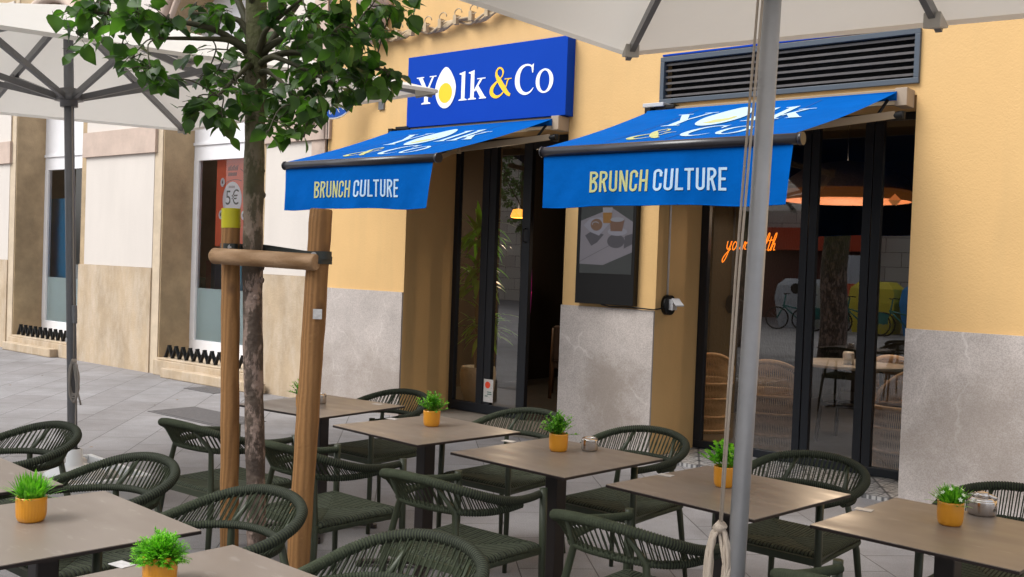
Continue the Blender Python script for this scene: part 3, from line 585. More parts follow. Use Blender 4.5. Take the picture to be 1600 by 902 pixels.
# poster with price
pm = thing('price_poster', 'orange red shop poster with a white oval reading 5 euro behind glass', 'poster')
P0 = WY+.10; px0, px1, pz0, pz1 = -11.86, -11.06, 1.72, 2.87
B('sheet', ORANGE, pm, ((px0,P0,pz0),(px1,P0+.004,pz1)))
q = MB(); mp_ = plane_map((px0,P0-.003,pz0), (1,0,0), (0,0,1), (0,-1,0), 1)
flat(q, ell(.36,.62,.21,.235), mp_)
for cx, cz in ((.14,.85),(.66,.90),(.12,.42),(.62,.41)): flat(q, ell(cx,cz,.05,.06,20), mp_)
q.build('white_oval', WHT, pm)
MX = lambda x, z, y: Matrix.Translation((x, y, z)) @ Matrix.Rotation(R(90), 4, 'X')
text_mesh('5€', .27, BLACK, pm, 'price_text', MX(px0+.37, pz0+.635, P0-.006))
q = MB()
for cx, cz in ((.14,.85),(.66,.90),(.12,.42),(.62,.41)):
    for k in range(3): a = k*1.1+cx*9; ribbon(q, [(cx-.02*cos(a),cz-.025*sin(a)),(cx+.02*cos(a),cz+.03*sin(a))], .008, mp_, .003)
ribbon(q, arc(.42,.72,.3,.16,150,60,10), .006, mp_, .003); ribbon(q, arc(.36,.80,.34,.25,60,35,6), .006, mp_, .003)
for k in range(9): ribbon(q, [(.26+k*.025,1.00),(.275+k*.025,1.05+.01*(k%3))], .01, mp_, .003)
for k in range(8): ribbon(q, [(.27+k*.024,.93),(.28+k*.024,.975)], .012, mp_, .003)
for k in range(7): ribbon(q, [(.29+k*.02,.77),(.295+k*.02,.80)], .008, mp_, .003); ribbon(q, [(.28+k*.022,.44),(.285+k*.022,.465)], .009, mp_, .003)
q.build('doodles', mat('poster_ink', (.10,.02,.02), .6), pm)
# goods on display
def goods(name, label, cat, m, boxes, bevel=.006, group='goods displayed in the shop windows'):
    q = MB()
    for a, b_ in boxes: q.box(a, b_)
    return tag(q.build(name, m, bevel=bevel), label, cat, group)
B_ = goods('display_plinth', 'pale display block behind the frosted film of the poster window', 'plinth', mat('white_block', (.6,.62,.62), .6), [((-12.9,WY+.3,.2001),(-10.5,WY+.75,1.13))])
goods('gift_box', 'pink upright box in the poster window beside a blue one', 'box', PINKG, [((-12.44,WY+.36,1.131),(-12.33,WY+.56,1.52))])
goods('gift_box', 'slate blue upright box in the poster window beside the pink one', 'box', mat('slate_blue_goods', (.12,.2,.34), .6), [((-12.32,WY+.36,1.131),(-12.22,WY+.56,1.50))])
goods('gift_box', 'bright blue box in the poster window right of the tree stake', 'box', mat('cyan_goods', (.03,.3,.5), .6), [((-11.85,WY+.36,1.131),(-11.62,WY+.56,1.46))])
q = MB(); q.lathe([(0,0),(.07,0),(.09,.14),(.085,.145),(.07,.02)], (-12.56,WY+.42,1.131), 20); tag(q.build('small_basket', TEAL), 'small teal woven basket in the poster window', 'basket')
for k in range(4):
    q = MB(); z0 = 2.30-.28*k; q.tube([(-12.50,WY+.22,z0+.22),(-12.50,WY+.22,z0+.15)], .006, 6); q.lathe([(.0,.16),(.05,.14),(.075,0),(.0,0)], (-12.50,WY+.22,z0), 12, rfun=lambda a, z: 1+.25*sin(5*a))
    tag(q.build('hanging_pouch', [PINKG, TEAL, TEAL, PINKG][k]), ['topmost pink cloth pouch','upper teal cloth pouch','lower teal cloth pouch','lowest pink cloth pouch'][k]+' hanging at the left of the poster window', 'pouch', 'pouches hanging in the poster window')
tag(B('blue_backdrop', BLUEP, None, ((-16.95,WY+.17,.9),(-16.02,WY+.19,2.42))), 'flat blue backdrop panel inside the far left shop window', 'panel')
goods('stepped_block', 'white stepped display block in the far left shop window', 'plinth', mat('white_step_block', (.62,.64,.64), .6), [((-17.2,WY+.2,.2001),(-15.6,WY+.45,1.24)),((-16.75,WY+.21,1.2401),(-15.6,WY+.45,1.36))])
# security camera-like pipe ends on the pilaster
q = thing('wall_cable_stub', 'grey pipe stub with hanging black cables on the pink pilaster', 'pipe')
m_ = MB(); A_ = Vector((-8.92,7.28,3.06)); m_.tube([A_+Vector((.02,.16,.22)), A_+Vector((0,.05,.1)), A_+Vector((-.06,0,.0)), A_+Vector((-.17,-.12,-.16))], [.014,.016,.02,.032], 10); m_.build('pipe', mat('weathered_plastic', (.30,.25,.22), .6, var=.2), q)
m_ = MB(); m_.tube([A_+Vector((0,.13,.5)), A_+Vector((-.01,.12,.1)), A_+Vector((-.03,.02,-.02))], .008, 6); m_.tube([A_+Vector((.06,.13,.4)), A_+Vector((.06,.14,0)), A_+Vector((.055,.14,-.40))], .009, 6); m_.tube([A_+Vector((-.07,.13,.3)), A_+Vector((-.075,.14,.06))], .014, 6); m_.build('cable', BLACK, q)
# round projecting sign
rs = thing('round_blade_sign', 'round blue projecting coffee sign half hidden by the leaves', 'sign')
c0 = Vector((-8.47,7.12,3.33)); rr_ = .245
q = MB(); N = 40
fdir = Vector((.70,-.72,0)).normalized(); sdir = Vector((.72,.70,0)).normalized()
q.tube([c0-fdir*.03, c0+fdir*.03], rr_, 40); q.build('rim', WHT, rs)
q = MB(); q.tube([c0-fdir*.032, c0+fdir*.032], rr_-.012, 40); q.build('face', mat('sign_face_blue', (.01,.10,.48), .45), rs)
q = MB(); x = 0
for k, ch in enumerate('COFFEE'):
    a = R(-105+k*15.5); mp2 = lambda u, v, h, a=a: c0+fdir*(.034+h)+(sdir*cos(a)+Vector((0,0,1))*sin(a))*(rr_*.70-0+(-(v-.5))*-.0)+((-sdir*sin(a)+Vector((0,0,1))*cos(a))*(u-.2)*.062)+(-(sdir*cos(a)+Vector((0,0,1))*sin(a)))*(v-.5)*.055
    sans_word(q, ch, mp2)
q.build('lettering', WHT, rs)
q = MB(); q.bar(c0+sdir*.24+Vector((0,.0,-.0)), (c0.x+.44,FY,c0.z-.0), .03, .05); q.box((c0.x+.40,FY-.02,c0.z-.13),(c0.x+.48,FY,c0.z+.10)); q.build('bracket', GREYM, rs)
# ornate corner bracket (stone) and painted cable bundle
q = MB(); c1 = Vector((-8.10,7.36,4.08)); q.lathe([(0,-.2),(.09,-.19),(.13,-.12),(.10,-.05),(.14,.0),(.17,.08),(.14,.14),(.19,.18),(.19,.3),(0,.3)], c1, 20, rfun=lambda a, z: 1+.08*sin(6*a))
for k in range(3): q.tube([c1+Vector((.02+.11*cos(t)*(1-t/9)-.02*k, -.14-.01*k, -.02+.11*sin(t)*(1-t/9))) for t in [i*.45 for i in range(16)]], .018, 6)
tag(q.build('stone_scroll_corbel', PINK), 'weathered stone scroll corbel above the yellow wall by the leaves', 'corbel')
q = MB(); rnd = random.Random(4)
A0, A1 = Vector((-8.05,FY-.05,3.93)), Vector((-5.6,FY-.05,4.08))
for k in range(6):
    ph = rnd.uniform(0,6); q.tube([A0.lerp(A1, t/40)+Vector((0,-.03*cos(t*.7+ph),.035*sin(t*.7+ph)-.08*sin(pi*t/40)*.4)) for t in range(41)], .013, 6)
for k in range(12):
    p = A0.lerp(A1, (k+.5)/12)+Vector((0,-.04,-.01)); q.box((p.x-.02,p.y-.02,p.z-.045),(p.x+.02,p.y+.03,p.z+.045)); q.tube([p+Vector((.05*cos(t)+.04,-.01,.045*sin(t)+.06)) for t in [i*.6 for i in range(10)]], .006, 5)
tag(q.build('cable_bundle', CABLE), 'bundle of ochre painted cables clipped along the wall above the sign', 'cables')

# ================================================================ SIGN
sg = thing('fascia_sign', 'royal blue box sign with white serif lettering, an egg and a yellow ampersand', 'sign')
SY = 7.33
B('board', [SIGNB], sg, ((-7.535,SY,2.967),(-5.522,FY-.001,3.675)), bevel=.004)
mps = plane_map((-7.402,SY-.003,3.187), (1,0,0), (0,0,1), (0,-1,0), .273)
def word_yolk(mp, parent, mw, my, u_amp=3.58, line2=None):
    q = MB(); serif_Y(q, mp); flat(q, ell(1.47,.52,.51,.74,48,1), mp, .0020); serif_l(q, mp, 2.13); serif_k(q, mp, 2.57)
    q.build('word_yolk', mw, parent); q = MB()
    if line2 is None: serif_C(q, mp, 4.70); serif_o(q, mp, 5.61)
    else: serif_C(q, line2, 1.28); serif_o(q, line2, 2.20)
    q.build('word_co', mw, parent)
    q = MB(); flat(q, ell(1.47,.33,.335,.36,40), mp, .0030); q.build('egg_yolk', my, parent)
    q = MB(); amp(q, mp if line2 is None else line2, u_amp if line2 is None else 0); q.build('ampersand', my, parent)
word_yolk(mps, sg, WHT, YLW)

# ================================================================ AWNINGS
def awning(x0, x1, bx0, bx1, label, seed):
    t = thing('folding_arm_awning', label, 'awning', group='blue awnings over the cafe openings')
    YB, ZB = 5.93, 2.45; YT, ZT = 7.27, 2.925
    rnd = random.Random(seed)
    N, Mv = 24, 10; q = MB()
    def fab(a, c_, h=0):     # a 0..1 across, c_ 0 wall .. 1 bar
        xa = (x0+.05)*(1-c_)+(bx0+.015)*c_; xb = (x1-.07)*(1-c_)+(bx1-.03)*c_
        y = YT+(YB-YT)*c_; z = ZT+(ZB+.035-ZT)*c_-.018*sin(pi*c_)
        return Vector((xa+(xb-xa)*a, y, z+h))
    for j in range(Mv+1):
        for i in range(N+1): q.v.append(tuple(fab(i/N, j/Mv)))
    for j in range(Mv):
        for i in range(N): a = j*(N+1)+i; q.face((a,a+N+1,a+N+2,a+1), 0, True)
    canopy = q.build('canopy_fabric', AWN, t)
    # lettering laid on the fabric
    def fm(xo, yo, sx, sy):
        def f(u, v, h):
            X = xo+u*sx; Y = yo+v*sy; c_ = (Y-YT)/(YB-YT); z = ZT+(ZB+.035-ZT)*c_-.018*sin(pi*c_)
            return Vector((X, Y, z+.004+h))
        return f
    off = (bx0+4.655)
    q = MB(); mp = fm(-4.17+off, 6.59, .35, .43); l2 = fm(-4.06+off, 6.06, .31, .39)
    word_yolk(mp, canopy, PALEW, PALEY, 0, l2)
    for k in (1, 2, 3):      # stitched seams between the cloth widths
        q = MB(); pl_ = [fab(k/4, c_/20, .0025) for c_ in range(1, 20)]
        for a_, b2 in zip(pl_[:-1], pl_[1:]): q.poly([a_+Vector((-.006,0,0)), b2+Vector((-.006,0,0)), b2+Vector((.006,0,0)), a_+Vector((.006,0,0))])
        q.build('seam', AWNS, canopy)
    # front bar
    q = MB(); q.tube([(bx0,YB,ZB),(bx1,YB,ZB)], .036, 20); q.tube([(bx0-.012,YB,ZB),(bx0,YB,ZB)], .041, 20); q.tube([(bx1,YB,ZB),(bx1+.025,YB,ZB)], .041, 20); q.build('front_bar', TUBE, t)
    # valance
    q = MB(); Nx, Nz = 48, 10; ph = rnd.uniform(0, 6)
    def val(a, c_, h=0):
        x = bx0+.01+(bx1-bx0-.045)*a; z = ZB-.03-.375*c_
        e = c_*(.035*math.exp(-a*9)+.05*math.exp(-(1-a)*8))
        y = YB-.005+.020*c_*sin(a*8+ph)+.011*c_*sin(a*19+ph)+.004*sin(a*47+c_*5)*c_-e*1.3
        x += c_*(.02*math.exp(-a*9)-.012*math.exp(-(1-a)*9))*1.0
        return Vector((x, y-h, z-c_*(.006*sin(a*7+ph)+.004*sin(a*17))))
    for j in range(Nz+1):
        for i in range(Nx+1): q.v.append(tuple(val(i/Nx, j/Nz)))
    for j in range(Nz):
        for i in range(Nx): a = j*(Nx+1)+i; q.face((a,a+Nx+1,a+Nx+2,a+1), 0, True)
    for sgn in (0,):     # hem
        pts = [val(i/Nx, 1)+Vector((0,-.001,.004)) for i in range(Nx+1)]; q.tube(pts, .004, 5)
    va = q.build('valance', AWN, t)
    W_ = bx1-bx0-.045
    def vm(xs):
        return lambda u, v, h: val((u*.166+xs)/W_, (ZB-.03-(2.145+v*.147))/.375, .004+h)
    q = MB(); xs = .425
    e1 = sans_word(q, 'BRUNCH', vm(xs), 0, 0, gap=.10); q.build('word_brunch', PALEY, va)
    q = MB(); sans_word(q, 'CULTURE', vm(xs), e1+.16, 0, gap=.10); q.build('word_culture', PALEW, va)
    # torsion bar, brackets, arms
    q = MB(); q.box((x0+.06,FY-.10,2.925),(x1-.09,FY-.02,2.965)); q.box((x0+.06,FY-.06,2.86),(x1-.09,FY-.02,2.9245)); q.build('wall_bar', BEIGE, t, bevel=.003)
    q = MB(); q.tube([(x0+.03,7.29,2.905),(x1-.07,7.29,2.905)], .032, 14); q.build('roller', AWN, t)
    q = MB(); q.box((x1-.085,FY-.16,2.835),(x1,FY-.001,2.962)); q.build('end_bracket', mat('beige_bracket', (.36,.28,.21), .55, var=.15), t, bevel=.004)
    q = MB(); q.box((x0,FY-.17,2.86),(x0+.055,FY-.001,2.965)); q.box((x0+.055,FY-.12,2.955),(x0+.25,FY-.02,2.985)); q.build('gear_bracket', BLACK, t, bevel=.003); q = MB(); q.tube([(x1-.05,7.33,2.80),(x1-.05,7.33,2.74)], .03, 12); q.tube([(x1-.13,7.28,2.88),(x1-.17,7.20,2.76)], .012, 8); q.tube([(x1-.19,7.25,2.75),(x1-.03,7.30,2.77)], .028, 12); q.build('gear_housing', BLACK, t, bevel=.003)
    for sx, nm in ((1, 0), (-1, 1)):
        sh = Vector((x1-.08,7.28,2.77)) if sx > 0 else Vector((x0+.08,7.28,2.77))
        el = Vector((x1-.62,6.66,2.62)) if sx > 0 else Vector((x0+.62,6.66,2.62))
        wr = Vector((bx1-.12,YB+.03,2.43)) if sx > 0 else Vector((bx0+.12,YB+.03,2.43))
        q = MB(); q.bar(sh, el, .035, .055); q.bar(el, wr, .03, .045); q.tube([el-Vector((0,0,.04)), el+Vector((0,0,.04))], .03, 12); q.build('folding_arm', BEIGE, t, bevel=.003)
    return t
awning(-7.75, -5.565, -7.66, -5.735, 'blue awning over the door under the egg sign, pale yellow and white lettering', 3)
awning(-4.66, -2.505, -4.655, -2.675, 'blue awning over the wide window below the louvred vent, cut by the grey pole', 8)
q = B('junction_box', mat('grey_box', (.45,.45,.46), .4), None, ((-4.70,FY-.14,2.972),(-4.50,FY-.012,3.005)), bevel=.004)
tag(q, 'small grey metal box on top of the right awning bracket', 'junction box')

# ================================================================ SCREEN + SOCKET
sc = thing('wall_display_screen', 'tall black wall screen showing a table with juice, croissant and coffee', 'screen')
B('casing', BLACK, sc, ((-5.378,FY-.07,1.30),(-4.765,FY-.001,2.34)), bevel=.004)
mpsc = plane_map((-5.338,FY-.0725,1.568), (1,0,0), (0,0,1), (0,-1,0), 1)
SE = lambda nm, c_, e=.08: mat(nm, tuple(x*.08 for x in c_), .3, emit=(c_, e))
q = MB(); flat(q, [(0,0),(.545,0),(.545,.73),(0,.73)], mpsc); q.build('image_background', SE('screen_dark', (.13,.14,.14)), sc)
q = MB(); flat(q, [(0,.08),(.25,.075),(.545,.19),(.545,.45),(.33,.57),(0,.46)], mpsc, .001); q.build('image_tabletop', SE('screen_table', (.52,.48,.54)), sc)
q = MB(); flat(q, [(.05,.33),(.12,.24),(.18,.27),(.25,.34),(.12,.37)], mpsc, .002); flat(q, ell(.377,.284,.09,.06), mpsc, .002); flat(q, [(.46,.22),(.545,.26),(.545,.35),(.47,.33)], mpsc, .002); ribbon(q, [(0,.10),(.47,.32)], .004, mpsc, .002); q.build('image_shadows', SE('screen_shadow', (.20,.19,.22)), sc)
q = MB(); flat(q, [(.03,.42),(.11,.36),(.20,.33),(.31,.44),(.22,.49),(.10,.48)], mpsc, .003); flat(q, ell(.39,.365,.10,.035), mpsc, .003); q.build('image_plates', SE('screen_plate', (.62,.60,.70)), sc)
q = MB(); flat(q, ell(.17,.425,.062,.052,28), mpsc, .004); q.build('image_croissant', SE('screen_bread', (.40,.24,.16)), sc)
q = MB(); flat(q, [(.32,.37),(.44,.37),(.46,.47),(.31,.47)], mpsc, .004); q.build('image_cup', SE('screen_brown', (.38,.22,.16)), sc)
q = MB(); flat(q, [(.24,.44),(.32,.44),(.33,.53),(.235,.53)], mpsc, .0045); q.build('image_juice', SE('screen_orange', (.62,.32,.10)), sc)
q = MB(); flat(q, [(.235,.5305),(.33,.5305),(.335,.575),(.23,.575)], mpsc, .0045); flat(q, ell(.385,.47,.07,.020), mpsc, .0048); ribbon(q, arc(.16,.43,.035,.02,200,20,8), .008, mpsc, .0048); q.build('image_highlights', SE('screen_light', (.62,.62,.70)), sc)
q = MB(); q.tube([(-5.10,FY-.06,1.30),(-5.02,FY-.05,1.285),(-4.8,FY-.04,1.29),(XD,FY-.03,1.28),(XD+.03,FY+.02,1.29),(XD+.03,7.58,1.30)], .006, 6); q.build('power_cable', BLACK, sc)
so_ = thing('wall_power_socket', 'round black outdoor socket with open grey flap on the yellow reveal', 'socket')
q = MB(); q.tube([(XD-.0,7.62,1.32),(XD+.05,7.62,1.32)], .085, 24); q.build('housing', BLACK, so_)
q = MB(); q.box((XD+.05,7.585,1.28),(XD+.09,7.655,1.37)); q.bar((XD+.09,7.62,1.375),(XD+.17,7.57,1.32),.07,.012); q.build('flap', mat('grey_flap', (.5,.5,.52), .4), so_)
q = MB(); q.tube([(XD+.012,7.62,1.40),(XD+.012,7.62,2.9)], .010, 8); q.build('conduit', mat('white_conduit', (.6,.57,.55), .5), so_)

# ================================================================ UMBRELLAS
def umbrella(name, label, base, rot, Sd, ze, za, zhub, pr, pm_, ribm, seed):
    t = thing(name, label, 'umbrella', base, 0, 'large square parasols over the terrace'); t.rotation_euler = rot
    q = MB(); q.tube([(0,0,.06),(0,0,za-.03)], pr, 24); q.build('pole', pm_, t)
    h = Sd/2; N = 12; q = MB(); pts = []
    for s in range(4):
        for i in range(N):
            a = -1+2*i/N
            x, y = [(a,-1),(1,a),(-a,1),(-1,-a)][s]; e = 1-abs(a)
            pts.append(Vector((x*h*(1-.012*e), y*h*(1-.012*e), ze)))
    Rr = 9; top = Vector((0,0,za)); k0 = 0
    rings = []
    for j in range(Rr+1):
        f = .03+.97*j/Rr; row = []
        for p in pts:
            v = top.lerp(p, f); a = abs(math.atan2(p.y, p.x)) % (pi/4); sag = -.018*sin(pi*f)*sin(4*math.atan2(p.y,p.x))**2
            v.z += sag; row.append(len(q.v)); q.v.append(tuple(v))
        rings.append(row)
    n_ = len(pts)
    for j in range(Rr):
        for i in range(n_): q.face((rings[j][i], rings[j][(i+1)%n_], rings[j+1][(i+1)%n_], rings[j+1][i]), 0, False)
    q.face(rings[0][::-1])
    # hem: doubled edge
    hem = []
    for p in pts: hem.append(len(q.v)); q.v.append((p.x, p.y, p.z-.022))
    for i in range(n_): q.face((rings[-1][i], rings[-1][(i+1)%n_], hem[(i+1)%n_], hem[i]), 0)
    q.build('canopy', CANV, t)
    q = MB(); q.tube([(0,0,zhub-.06),(0,0,zhub+.06)], .055, 16); q.tube([(0,0,zhub-.02),(0,0,zhub+.02)], .09, 16); q.build('hub', ribm, t); q = MB(); q.tube([(0,0,za-.12),(0,0,za-.02)], .06, 16); q.build('crown_cap', ribm, t)
    for k in range(8):
        a = pi/4*k; L = h*(math.sqrt(2) if k % 2 else 1)*.985; d = Vector((cos(a), sin(a), 0)); tip = d*L+Vector((0,0,ze-.03)); ap = Vector((0,0,za-.07))+d*.05
        rb = MB(); rb.bar(ap, tip, .028, .045); r_ = rb.build('rib', ribm, t)
        mid = ap.lerp(tip, .50 if k % 2 else .56)
        sb = MB(); sb.bar(d*.07+Vector((0,0,zhub)), mid-Vector((0,0,.03)), .024, .038); sb.tube([mid-Vector((0,0,.06)), mid+Vector((0,0,.0))], .028, 8); sb.build('strut', ribm, r_)
        pk = MB(); u = Vector((-d.y, d.x, 0)); c_ = d*(L+.02)+Vector((0,0,ze-.03)); 
        w2 = .036
        A = [c_-d*.13-u*w2+Vector((0,0,.045)), c_-d*.13+u*w2+Vector((0,0,.045)), c_+u*w2*.8+Vector((0,0,.012)), c_-u*w2*.8+Vector((0,0,.012))]; D_ = Vector((0,0,-.05)); Bt = [A[0]+D_*1.35, A[1]+D_*1.35, A[2]+D_*.25, A[3]+D_*.25]
        k1 = len(pk.v); pk.v += [tuple(v) for v in A+Bt]
        for fc in ((4,5,6,7),(0,1,5,4),(1,2,6,5),(2,3,7,6),(3,0,4,7),(0,3,2,1)): pk.face([k1+i for i in fc])
        pk.build('corner_pocket', mat('pocket_canvas', (.50,.47,.42), .85) if k == 0 else bpy.data.materials['pocket_canvas'], r_, bevel=.004)
    return t
def tied_cord(parent, pts, coil, rc, m, loops=7, seed=1, tail=.25):
    rnd = random.Random(seed); q = MB()
    for p in pts: q.tube(p, .0045, 6)
    for k in range(loops):
        a = rnd.uniform(-.5,.5); L = coil*rnd.uniform(.8,1.05); w_ = rc*rnd.uniform(.6,1.1); c_ = Vector(pts[0][-1]); dd_ = Vector((cos(a+.6), sin(a+.6), 0))
        q.tube([c_+dd_*w_*sin(t)+Vector((rnd.uniform(-.004,.004),rnd.uniform(-.004,.004),-L/2*(1-cos(t)))) for t in [2*pi*i/20 for i in range(21)]], .006, 6)
    c_ = Vector(pts[0][-1]); q.tube([c_+Vector((.01,0,.012)), c_+Vector((-.01,0,-.012))], .018, 8)
    q.tube([c_+Vector((0,0,-.02)), c_+Vector((.03,.01,-coil*.7)), c_+Vector((.06,.02,-coil-tail))], .006, 6)
    q.build('cord', m, parent)
uL = umbrella('cantilever_parasol' if 0 else 'square_parasol', 'white square parasol left of the tree on a slim dark grey pole', (-6.5,3.38,0), (.033,-.008,-.096), 3.4, 2.67, 3.2, 2.60, .031, POLED, GREYM, 1)
tied_cord(uL, [[(.05,.0,2.55),(.045,0,1.2),(.055,-.01,.88)], [(.05,.012,.86),(.045,0,.4),(.03,0,.28)]], .26, .045, mat('grey_cord', (.32,.29,.26), .8), 7, 2, .02)
q = MB(); q.box((.03,-.012,1.13),(.075,.012,1.25)); q.build('cleat', POLED, uL, bevel=.006)
q = MB(); c_ = Vector((.0,-.032,1.02)); q.tube([c_, c_-Vector((0,.003,0))], .016, 16); q.build('round_label', CARD, uL)
uR = umbrella('square_parasol', 'large off white square parasol overhead on the bare silver pole in front', (-1.487,2.93,0), (0,R(1.35),0), 3.2, 2.72, 3.32, 2.55, .0285, POLE, GREYM, 2)
uR.children[1].location = (.035,0,0)
tied_cord(uR, [[(-.020,-.045,2.70),(-.045,-.04,1.6),(-.047,-.035,.82)], [(.0,-.052,2.70),(-.028,-.05,1.6),(-.037,-.045,.84)]], .24, .035, CORD, 9, 5, .25)
q = MB(); q.tube([(0,0,.0),(0,0,.05)], .30, 32); q.tube([(0,0,.05),(0,0,.30)], .045, 20); q.build('base', GREYM, uR)
# ballast tray of the left parasol
tr_ = thing('parasol_ballast_tray', 'white square ballast tray with pebbles at the foot of the left pole', 'parasol base', (-6.55,3.28,0), -.06)
q = MB()
for a, b_ in (((-.45,-.45,0),(.45,-.41,.15)), ((-.45,.41,0),(.45,.45,.15)), ((-.45,-.4095,0),(-.41,.4095,.15)), ((.41,-.4095,0),(.45,.4095,.15)), ((-.409,-.409,.001),(.409,.409,.05))): q.box(a, b_)
q.build('tray', TRAY, tr_, bevel=.006)
q = MB(); q.lathe([(.0,.05),(.20,.05),(.19,.14),(.10,.19),(.055,.20),(.045,.30),(.033,.30)], (.06,.1,0), 24); q.build('pole_socket', TRAY, tr_)
q = MB(); rnd = random.Random(3)
for k in range(110):
    x, y = rnd.uniform(-.37,.37), rnd.uniform(-.37,.37)
    if math.hypot(x-.06,y-.1) < .18: continue
    r = rnd.uniform(.025,.05); z0 = .06+rnd.uniform(0,.06); k0 = len(q.v); sx, sy, sz = r*rnd.uniform(.8,1.3), r*rnd.uniform(.8,1.2), r*.7
    for j in range(1,5):
        for i in range(8): a = pi*j/5; b2 = 2*pi*i/8; q.v.append((x+sx*sin(a)*cos(b2), y+sy*sin(a)*sin(b2), z0+sz*cos(a)))
    for j in range(3):
        for i in range(8): a = k0+j*8+i; b2 = k0+j*8+(i+1)%8; q.face((a,a+8,b2+8,b2), 0, True)
    q.face([k0+i for i in range(8)], 0, True)
o = q.build('pebbles', PEB, tr_); o['kind'] = 'stuff'

# ================================================================ CHAIR
def smooth_curve(P, n_=12):
    return [Vector(p) for p in spl([tuple(p) for p in P], n_)]
def resample(c, n_):
    L = [0]
    for a, b_ in zip(c[:-1], c[1:]): L.append(L[-1]+(b_-a).length)
    out = []; j = 0
    for i in range(n_+1):
        s = L[-1]*i/n_
        while j < len(L)-2 and L[j+1] < s: j += 1
        out.append(c[j].lerp(c[j+1], (s-L[j])/max(1e-9, L[j+1]-L[j])))
    return out
def mirror(P): return P[:-1]+[(-p[0], p[1], p[2]) for p in P[::-1]]
RIM = mirror([(-.262,.235,.660),(-.285,.15,.662),(-.310,.04,.672),(-.322,-.07,.692),(-.302,-.18,.728),(-.235,-.26,.762),(-.125,-.305,.785),(0,-.318,.792)])
RAIL = mirror([(-.302,.065,.648),(-.296,-.02,.642),(-.272,-.11,.640),(-.215,-.185,.642),(-.12,-.228,.646),(0,-.242,.648)])
slim = lambda P: [(x*.87, y, .66+(z-.66)*.85 if z > .66 else z) for x, y, z in P]
RIM = slim(RIM); RAIL = slim(RAIL)
rimc = resample(smooth_curve(RIM), 420); railc = resample(smooth_curve(RAIL), 270)
